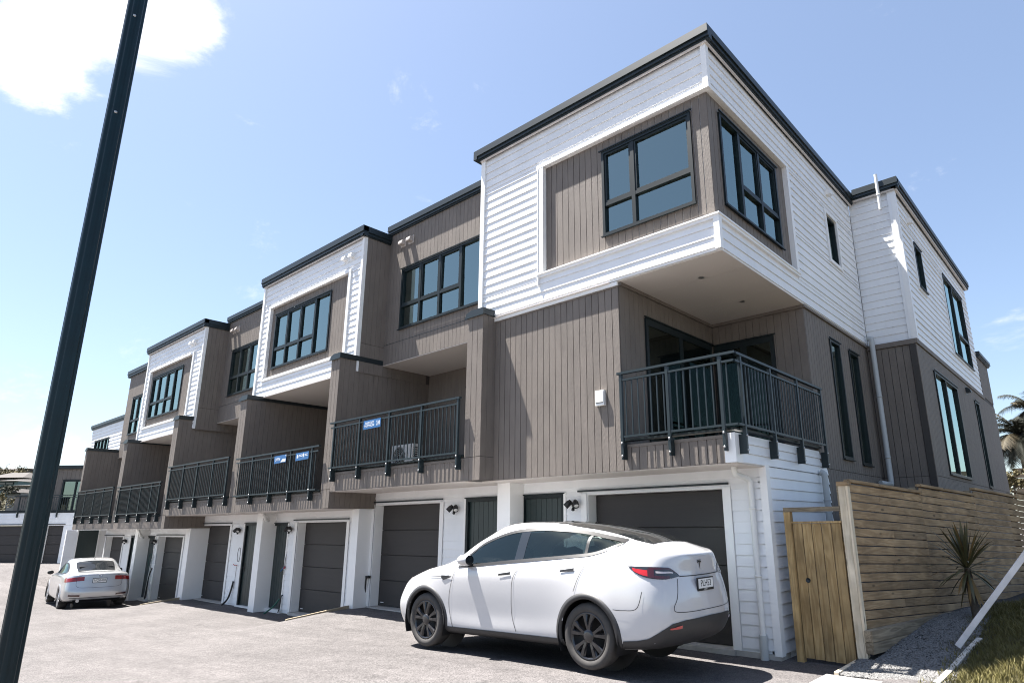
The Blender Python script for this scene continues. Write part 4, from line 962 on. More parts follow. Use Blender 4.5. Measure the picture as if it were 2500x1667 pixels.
RIMB = mat('black_rim', (.030, .030, .033), .22, .5, var=.1, coat=.5); RIMI = mat('rim_inner', (.008, .008, .009), .5)
RIMS = mat('alloy_rim', (.45, .45, .46), .3, .9)
GAP = mat('panel_gap_black', (.03, .03, .032), .7); CLAD = mat('grey_black_cladding', (.030, .030, .032), .55, var=.1, vscale=8)
LRED = mat('lamp_red', (.42, .012, .014), .08, coat=1, var=.05); LREDD = mat('lamp_red_dark', (.22, .008, .009), .10, coat=.6, var=.05); LDARK = mat('lamp_dark', (.05, .006, .008), .06, coat=1); LCLR = mat('lamp_clear', (.55, .50, .50), .1, coat=1); LSMOKE = mat('lamp_smoke', (.02, .022, .024), .05, coat=1)
CHROME = mat('chrome', (.7, .7, .72), .12, 1); SEAT = mat('seat_black', (.02, .02, .021), .6); PLATE = mat('plate_white', (.72, .72, .70), .5, var=.02); INK = mat('plate_ink', (.006, .006, .006), .6)
# ---------------------------------------------------------------- white electric crossover
R_ = [
 [(.14, 0, .21), (.16, .40, .21), (.28, .66, .21), (.5, .76, .21), (.885, .80, .21), (1.4, .82, .21), (2.3, .82, .21), (3.2, .82, .21), (3.775, .80, .22), (4.15, .78, .23), (4.42, .66, .25), (4.55, .36, .27), (4.57, 0, .27)],
 [(.05, 0, .27), (.075, .45, .27), (.20, .76, .28), (.45, .88, .29), (.885, .93, .30), (1.4, .905, .28), (2.3, .900, .28), (3.2, .905, .28), (3.775, .94, .30), (4.15, .92, .31), (4.48, .79, .32), (4.63, .42, .33), (4.655, 0, .33)],
 [(.0, 0, .46), (.03, .48, .47), (.16, .82, .50), (.42, .925, .53), (.885, .960, .55), (1.4, .925, .50), (2.3, .915, .48), (3.2, .93, .51), (3.775, .965, .56), (4.15, .95, .56), (4.54, .82, .52), (4.71, .45, .50), (4.74, 0, .50)],
 [(.02, 0, .60), (.06, .48, .61), (.21, .80, .65), (.45, .905, .70), (.885, .952, .73), (1.4, .947, .72), (2.3, .944, .72), (3.2, .952, .74), (3.775, .965, .76), (4.15, .945, .76), (4.52, .82, .74), (4.685, .46, .72), (4.715, 0, .72)],
 [(.09, 0, .71), (.14, .46, .72), (.29, .75, .77), (.5, .865, .82), (.885, .925, .87), (1.4, .946, .89), (2.3, .948, .90), (3.2, .950, .92), (3.775, .94, .94), (4.15, .91, .945), (4.46, .80, .93), (4.625, .48, .905), (4.655, 0, .90)],
 [(.20, 0, .77), (.26, .42, .785), (.42, .66, .835), (.62, .77, .89), (.93, .85, .945), (1.42, .895, .99), (2.3, .905, 1.015), (3.2, .90, 1.045), (3.75, .88, 1.075), (4.12, .84, 1.09), (4.42, .72, 1.085), (4.60, .44, 1.065), (4.635, 0, 1.06)],
 [(.34, 0, .82), (.40, .38, .835), (.55, .60, .875), (.75, .70, .92), (1.03, .77, .965), (1.46, .85, 1.04), (2.3, .87, 1.08), (3.2, .865, 1.105), (3.72, .83, 1.13), (4.05, .775, 1.14), (4.33, .65, 1.135), (4.52, .40, 1.105), (4.56, 0, 1.10)],
 [(.80, 0, .955), (.84, .36, .955), (.93, .54, .965), (1.06, .63, .985), (1.25, .69, 1.02), (1.58, .80, 1.13), (2.3, .805, 1.24), (3.2, .80, 1.26), (3.70, .755, 1.245), (3.95, .68, 1.225), (4.16, .55, 1.20), (4.32, .34, 1.175), (4.36, 0, 1.17)],
 [(1.22, 0, 1.075), (1.24, .36, 1.075), (1.30, .56, 1.08), (1.40, .64, 1.11), (1.58, .68, 1.20), (1.86, .71, 1.325), (2.4, .72, 1.425), (3.1, .705, 1.415), (3.55, .665, 1.345), (3.78, .60, 1.305), (3.95, .48, 1.285), (4.06, .28, 1.275), (4.09, 0, 1.275)],
 [(1.78, 0, 1.405), (1.79, .34, 1.40), (1.84, .50, 1.395), (1.92, .555, 1.42), (2.05, .59, 1.475), (2.25, .61, 1.525), (2.55, .615, 1.55), (3.0, .60, 1.53), (3.25, .575, 1.495), (3.42, .52, 1.465), (3.54, .42, 1.45), (3.62, .24, 1.445), (3.64, 0, 1.445)],
 [(2.12, 0, 1.555), (2.125, .26, 1.548), (2.16, .40, 1.545), (2.22, .45, 1.555), (2.30, .48, 1.575), (2.42, .49, 1.59), (2.62, .49, 1.597), (2.86, .48, 1.585), (3.0, .46, 1.57), (3.1, .41, 1.56), (3.16, .33, 1.555), (3.2, .19, 1.555), (3.21, 0, 1.555)],
 [(2.40, 0, 1.605), (2.41, .05, 1.605), (2.43, .08, 1.607), (2.46, .09, 1.609), (2.5, .1, 1.611), (2.55, .1, 1.613), (2.63, .1, 1.614), (2.72, .1, 1.612), (2.78, .09, 1.610), (2.82, .08, 1.608), (2.85, .06, 1.606), (2.87, .04, 1.605), (2.88, 0, 1.605)]]
ZM = [(.0, .0), (.2, .20), (.5, .515), (.72, .785), (.90, .990), (1.0, 1.10), (1.06, 1.165), (1.13, 1.235), (1.26, 1.36), (1.42, 1.515), (1.55, 1.61), (1.615, 1.648), (2, 2.03)]
def remap(u, y, z):
    z2 = lerp_tab(ZM, z) + .045*sstep(4.0, 4.55, u)*sstep(.80, 1.05, z)*(1-sstep(1.18, 1.4, z))
    z2 += lerp_tab([(1.10, 0), (1.175, .045), (1.275, .085), (1.36, .06), (1.445, .035), (1.56, 0)], z)*sstep(3.3, 3.85, u)
    return (u+.10*sstep(3.9, 4.6, u)-.03*sstep(1.2, .2, u)*0, y, z2)
R_ = [[remap(*q) for q in r] for r in R_]
DLO_LO = [(1.56, 1.075), (1.9, 1.098), (2.4, 1.138), (3.0, 1.180), (3.5, 1.214), (3.8, 1.240), (4.0, 1.295), (4.14, 1.365)]
DLO_HI = [(1.56, 1.115), (1.75, 1.25), (1.96, 1.375), (2.38, 1.495), (2.79, 1.532), (3.17, 1.522), (3.63, 1.475), (3.95, 1.415), (4.14, 1.372)]
dlo = DLO_LO + DLO_HI[::-1]
T = Car('electric_crossover', 'white electric crossover parked alongside the near garages', (-1.183, -.788, .1215), R(180.85), R(.955), R_, 3.775, (2.89, 0.0), .356, .415, [dlo], WPAINT)
tm = {'tyre': TYRE, 'rim': RIMB, 'rim_in': RIMI, 'trim': BLACK}
for wx in (2.89, 0.0):
    for sg in (1, -1): T.wheel(wx, sg, tm, 5, .255, .935); T.arch_trim(wx, sg, CLAD, .395, .462)
lerp = lambda a, b, t: a+(b-a)*t
def curve_at(c, u):
    q = crom(c, 12)
    for a, b in zip(q, q[1:]):
        if a[0] <= u <= b[0]: return a[1]+(b[1]-a[1])*(u-a[0])/((b[0]-a[0]) or 1)
    return q[-1][1] if u > q[-1][0] else q[0][1]
for sg in (1, -1):
    fn = lambda u, z, o=.006: T.side(u, z, sg, o)
    # black window surround as a ring, glass inside
    def ring(dl, dh, n=60):
        us = [1.56+(4.14-1.56)*i/n for i in range(n+1)]
        lo_o = [fn(u, curve_at(DLO_LO, u)-.022, .007) for u in us]; lo_i = [fn(u, curve_at(DLO_LO, u)+.014, .007) for u in us]
        hi_o = [fn(u, curve_at(DLO_HI, u)+.020, .007) for u in us]; hi_i = [fn(u, curve_at(DLO_HI, u)-.016, .007) for u in us]
        T.patch('window_trim', [lo_o, lo_i], BLACK); T.patch('window_trim', [hi_i, hi_o], BLACK)
    ring(0, 0)
    for u0, u1, nm in ((1.58, 2.60, 'front_side_window'), (2.74, 3.70, 'rear_side_window'), (3.73, 4.13, 'quarter_window')):
        us = [lerp(u0, u1, i/24) for i in range(25)]; rows = []
        for j in range(9): rows.append([fn(u, lerp(curve_at(DLO_LO, u), curve_at(DLO_HI, u), j/8), .003) for u in us])
        T.patch(nm, rows, CARGLASS)
    for u0, u1 in ((2.595, 2.745), (3.695, 3.735)):
        T.patch('pillar_trim', [[fn(lerp(u0, u1, i/4)+(.06 if u0 < 3 else .03)*(1-j/6)*-1*0, lerp(curve_at(DLO_LO, lerp(u0, u1, i/4)), curve_at(DLO_HI, lerp(u0, u1, i/4)), j/6), .0055) for i in range(5)] for j in range(7)], DGL if u0 < 3 else CHROME if 0 else BLACK)
    # seams
    T.seam([(1.46, .27), (1.40, .50), (1.40, .67), (1.45, .86), (1.52, 1.02)], fn, GAP); T.seam([(2.64, .32), (2.58, .50), (2.59, .75), (2.63, .96), (2.77, 1.13)], fn, GAP); T.seam([(3.61, .83), (3.68, .98), (3.765, 1.13)], fn, GAP)
    T.seam([(1.0, .93), (1.2, .94), (1.40, .955)], fn, GAP); T.seam([(4.16, .66), (4.28, .655), (4.44, .68), (4.50, .85)], fn, GAP)
    for hu, hz in ((2.37, .985), (3.40, 1.045)):
        o = T.patch('door_handle', [[fn(hu+.21*i/8, hz-.010+.016*i/8, .010) for i in range(9)], [fn(hu+.21*i/8, hz+.012+.026*i/8, .012) for i in range(9)]], BLACK)
    # side camera blade
    T.patch('fender_badge', [[fn(1.24, .925, .008), fn(1.29, .895, .008), fn(1.44, .935, .008)], [fn(1.24, .955, .008), fn(1.30, .955, .008), fn(1.46, .947, .008)]], BLACK, smooth=False)
    # sill cladding
    T.patch('sill_cladding', [[T.side(lerp(1.30, 3.42, i/30), .20+.0145*j, sg, .008) for i in range(31)] for j in range(8)], CLAD)
    BC_ = [((4.20, .86, .21), (4.26, .94, .335)), ((4.36, .82, .22), (4.42, .92, .345)), ((4.47, .76, .23), (4.54, .86, .375)), ((4.55, .68, .24), (4.65, .78, .455)), ((4.61, .58, .25), (4.72, .67, .525)), ((4.65, .45, .26), (4.78, .50, .545)), ((4.66, .25, .26), (4.81, .27, .55)), ((4.67, 0, .26), (4.82, 0, .555))]
    T.patch('bumper_cladding', [[T.near(*[lerp(a, b, j/8)*(sg if k == 1 else 1) for k, (a, b) in enumerate(zip(pa_, pb_))], .010) for pa_, pb_ in BC_] for j in range(9)], CLAD)
    # tail lamp wrapping the corner
    tp = [(4.33, .93, 1.145), (4.42, .90, 1.135), (4.52, .85, 1.125), (4.61, .77, 1.115), (4.68, .68, 1.105), (4.72, .58, 1.085), (4.75, .47, 1.01)]
    bt = [(4.345, .93, 1.135), (4.44, .91, 1.055), (4.53, .86, 1.005), (4.62, .79, .985), (4.69, .69, .975), (4.74, .58, .985), (4.77, .455, 1.0)]
    def lamp_rows(t0, t1, k0, k1, off):
        A, B = crom(tp, 6), crom(bt, 6); n = len(A)-1; i0, i1 = int(t0*n), int(t1*n)
        return [[T.near(lerp(A[i][0], B[i][0], k), lerp(A[i][1], B[i][1], k)*sg, lerp(A[i][2], B[i][2], k), off) for i in range(i0, i1+1)] for k in [lerp(k0, k1, j/6) for j in range(7)]]
    tl = T.patch('tail_lamp', lamp_rows(0, 1, 0, 1, .007), LSMOKE)
    T.patch('red_lens', lamp_rows(.12, .42, .32, .86, .010), LRED, tl); T.patch('red_lens', lamp_rows(.42, .98, .05, .22, .010), LDARK, tl); T.patch('red_lens', lamp_rows(.40, .52, .18, .95, .011), LDARK, tl); T.patch('clear_lens', lamp_rows(.55, .88, .36, .52, .010), LCLR, tl); T.patch('red_lens', lamp_rows(.52, .80, .72, .95, .010), LDARK, tl)
    T.patch('reflector', [[T.near(4.74-.05*i/8, (.54+.15*i/8)*sg, .478-.006*i/8+.028*j*(1-.4*i/8), .016) for i in range(9)] for j in (0, 1)], LRED)
    T.seam([(.50, .965), (.53, .88), (.58, .76), (.64, .68), (.60, .63), (.3, .62), (0, .62)], lambda y, z: T.rear(y*sg, z, .003), GAP)
    T.seam([(0, .985), (.2, .985), (.46, .99)], lambda y, z: T.rear(y*sg, z, .003), GAP, .010)
    # headlamps
    T.patch('headlamp', [[T.near(lerp(.20, .55, i/10), lerp(.66, .86, i/10)*sg, lerp(.76, .87, i/10)+.055*j/3*(1-i/14), .006) for i in range(11)] for j in range(4)], LCLR)
    # mirror
    mr_ = MB(); mr_.lathe([(-.115, .001), (-.105, .045), (-.05, .072), (.02, .078), (.085, .07), (.10, .06)], (0, 0, 0), (1, 0, 0), 18)
    mo = reg(bpy.data.objects.new('mirror', mr_.mesh('mirror', WPAINT)), T.root, (3.775-1.80, sg*1.03, 1.165)); mo.rotation_euler = (0, 0, R(180)+R(6)*sg); mo.scale = (.9, 1.25, .95)
    mb2 = MB(); mb2.lathe([(0, .0005), (0, .066)], (-.101, 0, 0), (-1, 0, 0), 18); mg_ = reg(bpy.data.objects.new('mirror_glass', mb2.mesh('mirror_glass', DGL)), mo); mg_.location = (.203, 0, 0)
    st_ = MB(); st_.box((-.05, -.09, -.02), (.05, .09, .015)); so = reg(bpy.data.objects.new('mirror_arm', st_.mesh('mirror_arm', BLACK)), T.root, (3.775-1.79, sg*.945, 1.105))
# roof and tailgate glass
def wv(u): return lerp_tab([(1.20, .60), (1.5, .60), (1.85, .54), (2.2, .545), (2.7, .55), (3.2, .53), (3.55, .52), (3.9, .52), (4.2, .48), (4.40, .42)], u)
T.patch('windscreen', [[T.top(u, wv(u)*v/10, .006) for v in range(-10, 11)] for u in frange(1.22, 2.02, .06)], DGL)
T.patch('roof_glass', [[T.top(u, wv(u)*v/10, .006) for v in range(-10, 11)] for u in frange(2.06, 3.16, .06)], DGL)
T.patch('rear_window', [[T.top(u, wv(u)*v/10, .006) for v in range(-10, 11)] for u in frange(3.20, 4.40, .05)], DGL)
for ex in (.0,):
    pz_ = T.rear(0, .888, 0); T.plate = box('number_plate', (pz_.x-.026, -.19, .815), (pz_.x-.012, .19, .958), BLACK, T.root)
    box('plate_face', (pz_.x-.029, -.175, .842), (pz_.x-.0265, .175, .945), PLATE, T.plate)
    textmesh('PLH53', .098, INK, 'plate_text', T.plate, (pz_.x-.0295, 0, .893), (R(90), 0, R(-90)), .0008, .95)
    textmesh('MODEL Y', .018, PLATE, 'frame_text', T.plate, (pz_.x-.0265, 0, .828), (R(90), 0, R(-90)), .0008, 1.2)
# emblem on the tailgate
em = MB()
def ep(y, z): return T.rear(y, z, .006)
arc = [(-.048+.096*i/12) for i in range(13)]
em.grid([[ep(-y, 1.150-.10*y*y*20*.12) for y in arc], [ep(-y, 1.142-.10*y*y*20*.12) for y in arc]], smooth=False)
em.grid([[ep(-y, 1.138-y*y*2.4) for y in arc], [ep(-y*.93, 1.126-y*y*2.4-(.010 if abs(y) > .038 else 0)) for y in arc]], smooth=False)
em.grid([[ep(.012, 1.132), ep(-.012, 1.132)], [ep(.007, 1.09), ep(-.007, 1.09)], [ep(.002, 1.045), ep(-.002, 1.045)]], smooth=False)
reg(bpy.data.objects.new('emblem', em.mesh('emblem', INK)), T.root)
# cabin
for u, y in ((2.25, .37), (2.25, -.37), (3.15, .42), (3.15, 0), (3.15, -.42)):
    sb = MB(); x = 3.775-u
    sb.lathe([(0, .001), (0, .20), (.25, .24), (.50, .20), (.60, .10), (.64, .08), (.66, .13), (.80, .12), (.84, .001)], (x+.08, y, .50), (-.22, 0, 1), 14); so = sb.build('seat', SEAT, T.root); so.scale = (.75, 1, 1); so.location.x = x*.25
fl = MB(); fl.box((-.55, -.78, .30), (2.2, .78, .42)); fl.box((2.0, -.75, .40), (2.35, .75, .98)); fl.box((-.75, -.75, .40), (-.2, .75, .95)); fl.build('cabin_floor', SEAT, T.root)
sw = MB(); sw.lathe([(-.012, .16), (0, .175), (.012, .16), (0, .15), (-.012, .16)], (1.95, .37, .98), (-.9, 0, .45), 24); sw.build('steering_wheel', SEAT, T.root)
# ---------------------------------------------------------------- silver saloon
S_ = [
 [(.12, 0, .20), (.15, .36, .20), (.26, .60, .20), (.45, .70, .20), (.78, .74, .20), (1.3, .76, .20), (2.2, .76, .20), (3.05, .76, .20), (3.59, .74, .21), (3.98, .72, .22), (4.28, .62, .23), (4.44, .34, .24), (4.47, 0, .24)],
 [(.04, 0, .27), (.07, .42, .27), (.18, .71, .27), (.40, .82, .28), (.78, .87, .29), (1.3, .875, .27), (2.2, .875, .27), (3.05, .875, .27), (3.59, .88, .29), (3.98, .865, .29), (4.38, .80, .29), (4.54, .52, .29), (4.56, 0, .29)],
 [(.0, 0, .45), (.03, .45, .46), (.15, .76, .48), (.38, .86, .51), (.78, .90, .53), (1.3, .895, .50), (2.2, .895, .50), (3.05, .895, .51), (3.59, .905, .54), (3.98, .89, .54), (4.45, .83, .50), (4.60, .55, .48), (4.62, 0, .48)],
 [(.02, 0, .58), (.06, .44, .59), (.20, .74, .62), (.42, .84, .66), (.78, .89, .70), (1.3, .90, .70), (2.2, .90, .71), (3.05, .90, .72), (3.59, .90, .73), (3.98, .88, .73), (4.42, .82, .70), (4.56, .56, .67), (4.575, 0, .67)],
 [(.06, 0, .68), (.11, .42, .70), (.28, .68, .75), (.48, .79, .79), (.80, .85, .83), (1.3, .875, .86), (2.2, .88, .88), (3.05, .875, .90), (3.59, .865, .92), (3.98, .83, .93), (4.36, .79, .92), (4.51, .56, .89), (4.53, 0, .89)],
 [(.12, 0, .73), (.19, .38, .75), (.38, .60, .80), (.58, .70, .845), (.85, .77, .88), (1.33, .83, .915), (2.2, .845, .94), (3.05, .835, .96), (3.57, .80, .99), (3.92, .75, 1.01), (4.27, .72, 1.02), (4.44, .52, 1.035), (4.47, 0, 1.04)],
 [(.60, 0, .86), (.65, .34, .865), (.76, .52, .88), (.90, .60, .90), (1.08, .66, .92), (1.42, .76, .965), (2.2, .80, 1.0), (3.0, .79, 1.02), (3.45, .74, 1.04), (3.72, .68, 1.045), (3.96, .58, 1.055), (4.08, .36, 1.062), (4.11, 0, 1.065)],
 [(1.15, 0, .975), (1.17, .34, .97), (1.24, .52, .975), (1.34, .60, 1.0), (1.50, .64, 1.06), (1.75, .67, 1.17), (2.25, .69, 1.24), (2.9, .68, 1.24), (3.28, .64, 1.18), (3.50, .59, 1.12), (3.68, .50, 1.10), (3.80, .30, 1.095), (3.83, 0, 1.095)],
 [(1.72, 0, 1.275), (1.73, .32, 1.27), (1.78, .47, 1.26), (1.85, .52, 1.28), (1.97, .55, 1.325), (2.12, .57, 1.365), (2.4, .575, 1.39), (2.75, .565, 1.38), (2.98, .545, 1.35), (3.15, .50, 1.325), (3.25, .42, 1.31), (3.32, .24, 1.31), (3.34, 0, 1.31)],
 [(2.05, 0, 1.40), (2.06, .2, 1.398), (2.08, .30, 1.395), (2.12, .34, 1.40), (2.2, .36, 1.41), (2.3, .37, 1.42), (2.45, .37, 1.425), (2.62, .36, 1.42), (2.72, .35, 1.415), (2.8, .32, 1.41), (2.85, .26, 1.408), (2.88, .15, 1.408), (2.89, 0, 1.408)],
 [(2.3, 0, 1.428), (2.31, .04, 1.428), (2.32, .06, 1.428), (2.34, .07, 1.429), (2.37, .08, 1.43), (2.4, .08, 1.43), (2.45, .08, 1.43), (2.5, .08, 1.43), (2.54, .07, 1.429), (2.57, .06, 1.428), (2.58, .05, 1.428), (2.59, .03, 1.428), (2.6, 0, 1.428)]]
SLO = [(1.42, .945), (1.9, .96), (2.5, .975), (3.0, .99), (3.45, 1.03)]
SHI = [(1.42, .975), (1.7, 1.11), (1.98, 1.235), (2.5, 1.285), (3.0, 1.235), (3.45, 1.045)]
sil = Car('silver_saloon', 'silver saloon car seen from behind, parked in front of the far garages', (-22.38, -1.045, -.712), R(174.0), 0, S_, 3.59, (2.81, 0.0), .318, .365, [SLO+SHI[::-1]], SPAINT)
sil.root.scale = (1, 1, 1.045)
sm_ = {'tyre': TYRE, 'rim': RIMS, 'rim_in': RIMI, 'trim': BLACK}
for wx in (2.81, 0.0):
    for sg in (1, -1): sil.wheel(wx, sg, sm_, 5, .222, .885); sil.arch_trim(wx, sg, SPAINT, .35, .40)
for sg in (1, -1):
    fs = lambda u, z, o=.005: sil.side(u, z, sg, o)
    us = [1.42+(3.45-1.42)*i/40 for i in range(41)]
    sil.patch('window_trim', [[fs(u, curve_at(SLO, u)-.02, .006) for u in us], [fs(u, curve_at(SLO, u)+.015, .006) for u in us]], BLACK); sil.patch('window_trim', [[fs(u, curve_at(SHI, u)-.02, .006) for u in us], [fs(u, curve_at(SHI, u)+.02, .006) for u in us]], BLACK)
    for u0, u1, nm in ((1.45, 2.32, 'front_side_window'), (2.42, 3.42, 'rear_side_window')):
        uu = [lerp(u0, u1, i/16) for i in range(17)]; sil.patch(nm, [[fs(u, lerp(curve_at(SLO, u), curve_at(SHI, u), j/6), .003) for u in uu] for j in range(7)], CARGLASS)
    sil.patch('pillar_trim', [[fs(lerp(2.31, 2.43, i/3), lerp(curve_at(SLO, 2.37), curve_at(SHI, 2.37), j/5), .005) for i in range(4)] for j in range(6)], BLACK)
    sil.seam([(1.2, .32), (1.2, .6), (1.28, .92)], fs, GAP); sil.seam([(2.3, .32), (2.32, .6), (2.36, .95)], fs, GAP)
    tl = sil.patch('tail_lamp', [[sil.near(*q, .006) for q in [(lerp(4.10, 4.47, min(1, i/6)), lerp(.87, .40, max(0, (i-4)/8))*sg, lerp(.80, .815, i/12)+(lerp(.13, .125, i/12))*j/4) for i in range(13)]] for j in range(5)], LREDD)
    sil.patch('lamp_divider', [[sil.near(4.5, y*sg, z, .010) for y in (.60, .61)] for z in (.81, .94)], LDARK, tl)
    sil.patch('reflector', [[sil.near(4.5, lerp(.46, .74, i/6)*sg, z, .010) for i in range(7)] for z in (.42, .46)], LDARK)
    mo = MB(); mo.lathe([(-.10, .001), (-.09, .04), (-.03, .065), (.05, .07), (.08, .06), (.081, .001)], (0, 0, 0), (1, 0, 0), 14); mr2 = reg(bpy.data.objects.new('mirror', mo.mesh('mirror', BLACK)), sil.root, (3.59-1.62, sg*.985, .985)); mr2.rotation_euler = (0, 0, R(180)); mr2.scale = (.9, 1.3, .9)
    sil.seam([(.46, .98), (.57, .93), (.60, .80), (.56, .66), (.3, .63), (0, .63)], lambda y, z: sil.rear(y*sg, z, .003), GAP)
def wv2(u): return lerp_tab([(1.12, .50), (1.5, .54), (1.75, .48), (2.1, .50), (3.0, .49), (3.4, .52), (3.8, .50)], u)
sil.patch('windscreen', [[sil.top(u, wv2(u)*v/8, .005) for v in range(-8, 9)] for u in frange(1.18, 1.76, .06)], DGL)
RGL = mat('saloon_rear_glass', (.012, .014, .016), .08, coat=.0, spec=.35)
sil.patch('rear_window', [[sil.top(u, wv2(u)*v/8, .005) for v in range(-8, 9)] for u in frange(3.18, 3.84, .05)], RGL)
pz_ = sil.rear(0, .80, 0); pp = box('number_plate', (pz_.x-.014, -.19, .755), (pz_.x-.004, .19, .895), BLACK, sil.root); box('plate_face', (pz_.x-.017, -.175, .770), (pz_.x-.0145, .175, .880), PLATE, pp)
textmesh('NQR488', .098, INK, 'plate_text', pp, (pz_.x-.0175, 0, .825), (R(90), 0, R(-90)), .0008, .86)
rd = MB(); p_ = sil.rear(0, .955, .004); rd.lathe([(0, .034), (.006, .040), (.006, .030), (.004, .030), (.004, .0005)], p_, (-1, 0, .3), 24); rd.build('roundel', CHROME, sil.root)
r3 = MB()
for k in (0, 2): r3.add([p_+Vector((-.0075, 0, 0))]+[p_+Vector((-.0075, .028*math.cos(math.pi/2*(k+i/5)), .028*math.sin(math.pi/2*(k+i/5)))) for i in range(6)], [(0, i+1, i+2) for i in range(5)])
r3.build('roundel_quarter', BLACK, sil.root)
sil.patch('bumper_shadow_gap', [[sil.rear(y, z, .004) for y in [-.72+.12*i for i in range(13)]] for z in (.345, .36)], GAP)
sil.patch('lower_valance', [[sil.rear(y, z, .006) for y in [-.62+.124*i for i in range(11)]] for z in (.245, .27, .30)], BLACK)
ex_ = MB(); ex_.tube([(-.98, .50, .27), (-.80, .50, .27)], .045, 14); ex_.build('exhaust', BOLT, sil.root)
an = MB(); an.tube([(3.59-2.95, 0, 1.40), (3.59-3.05, 0, 1.47)], .008, 6); an.build('aerial', BLACK, sil.root)
fl = MB(); fl.box((-.4, -.7, .28), (1.9, .7, .42))
for x, y in ((1.1, .35), (1.1, -.35), (.1, .35), (.1, -.35)): fl.box((x-.1, y-.22, .4), (x+.08, y+.22, 1.0)); fl.box((x-.1, y-.11, 1.04), (x, y+.11, 1.2))
fl.build('cabin', SEAT, sil.root)
# ================================================================== things hung on and standing by the houses
SBLUE = mat('sign_blue', (.015, .105, .28), .4, var=.05); SPALE = mat('sign_print', (.75, .80, .85), .5)
def sign(x, z, w, h, label, tilt):
    r = thing('agent_sign', (x, -.352, z), label, 'sign'); box('panel', (x-w/2, -.356, z-h/2), (x+w/2, -.350, z+h/2), SBLUE, r); r.rotation_euler = (0, tilt, 0); return r
S1 = sign(-7.905, 3.775, .62, .185, 'blue agent sign with white lettering and three arrows on the nearest rail', R(-.6))
textmesh('BARFOOT', .070, SPALE, 'lettering', S1, (-7.99, -.3575, 3.805), (R(90), 0, 0), .0006); textmesh('THOMPSON', .070, SPALE, 'lettering', S1, (-8.01, -.3575, 3.745), (R(90), 0, 0), .0006)
for k in range(3):
    x = -7.745+.045*k; MB().add([(x, -.3575, 3.825), (x+.018, -.3575, 3.825), (x+.044, -.3575, 3.776), (x+.018, -.3575, 3.727), (x, -.3575, 3.727), (x+.026, -.3575, 3.776)], [(0, 5, 2, 1), (5, 4, 3, 2)]).build('arrow', SPALE, S1)
S2 = sign(-11.79, 3.325, .60, .185, 'blue OPEN sign with a white corner on the second rail', R(-1))
textmesh('OPEN', .10, SPALE, 'lettering', S2, (-11.92, -.3575, 3.325), (R(90), 0, 0), .0006)
MB().add([(-11.76, -.3575, 3.25), (-11.51, -.3575, 3.25), (-11.51, -.3575, 3.32), (-11.66, -.3575, 3.32)], [(0, 1, 2, 3)]).build('print', SPALE, S2); MB().add([(-11.53, -.3575, 3.41), (-11.49, -.3575, 3.41), (-11.49, -.3575, 3.35)], [(0, 2, 1)]).build('print', SPALE, S2)
S3 = sign(-10.72, 3.32, .60, .18, 'blue sign with small house and pin pictograms on the second rail', R(-1))
MB().add([(-10.96, -.3575, 3.29), (-10.96, -.3575, 3.34), (-10.925, -.3575, 3.38), (-10.89, -.3575, 3.34), (-10.89, -.3575, 3.29)], [(0, 4, 3, 2, 1)]).build('pictogram', SPALE, S3)
MB().add([(-10.66+.035*math.cos(a), -.3575, 3.345+.035*math.sin(a)) for a in [math.radians(-40+260*i/10) for i in range(11)]]+[(-10.66, -.3575, 3.275)], [tuple(range(12))]).build('pictogram', SPALE, S3)
for x in (-10.86, -10.60):
    for z in (3.355, 3.32): box('print', (x, -.3582, z-.006), (x+.14, -.3566, z+.006), SPALE, S3)
HPM = mat('heat_pump_case', (.55, .54, .51), .5)
def heat_pump(x, y, z, label):
    r = thing('heat_pump', (x, y, z), label, 'heat pump'); c = box('case', (x-.40, y-.15, z+.04), (x+.40, y+.15, z+.60), HPM, r, bev=.01)
    for s in (-.3, .3): box('foot', (x+s-.03, y-.14, z), (x+s+.03, y+.14, z+.0395), BLACK, r)
    MB().lathe([(0, .0005), (0, .23), (.004, .235)], (x-.10, y-.1515, z+.32), (0, -1, 0), 28).build('fan_opening', BLACK, r)
    for k in range(5): MB().lathe([(-.004, .05+.042*k-.003), (-.004, .05+.042*k+.003), (.003, .05+.042*k+.003), (.003, .05+.042*k-.003), (-.004, .05+.042*k-.003)], (x-.10, y-.160, z+.32), (0, -1, 0), 28).build('grille_ring', HPM, r)
    for k in range(9): box('louvre', (x+.4005, y-.12, z+.10+.05*k), (x+.404, y+.12, z+.125+.05*k), BLACK, r)
heat_pump(-8.72, 1.15, 2.93, 'pale heat pump unit on the balcony behind the first agent sign'); heat_pump(-15.9, 1.1, 2.55, 'pale heat pump unit on the far middle balcony')
def wire(h, pts, r=.008, m=None, name='cable'):
    b = MB(); b.tube(crom([tuple(p) for p in pts], 6), r, 6); b.build(name, m or BLACK, h)
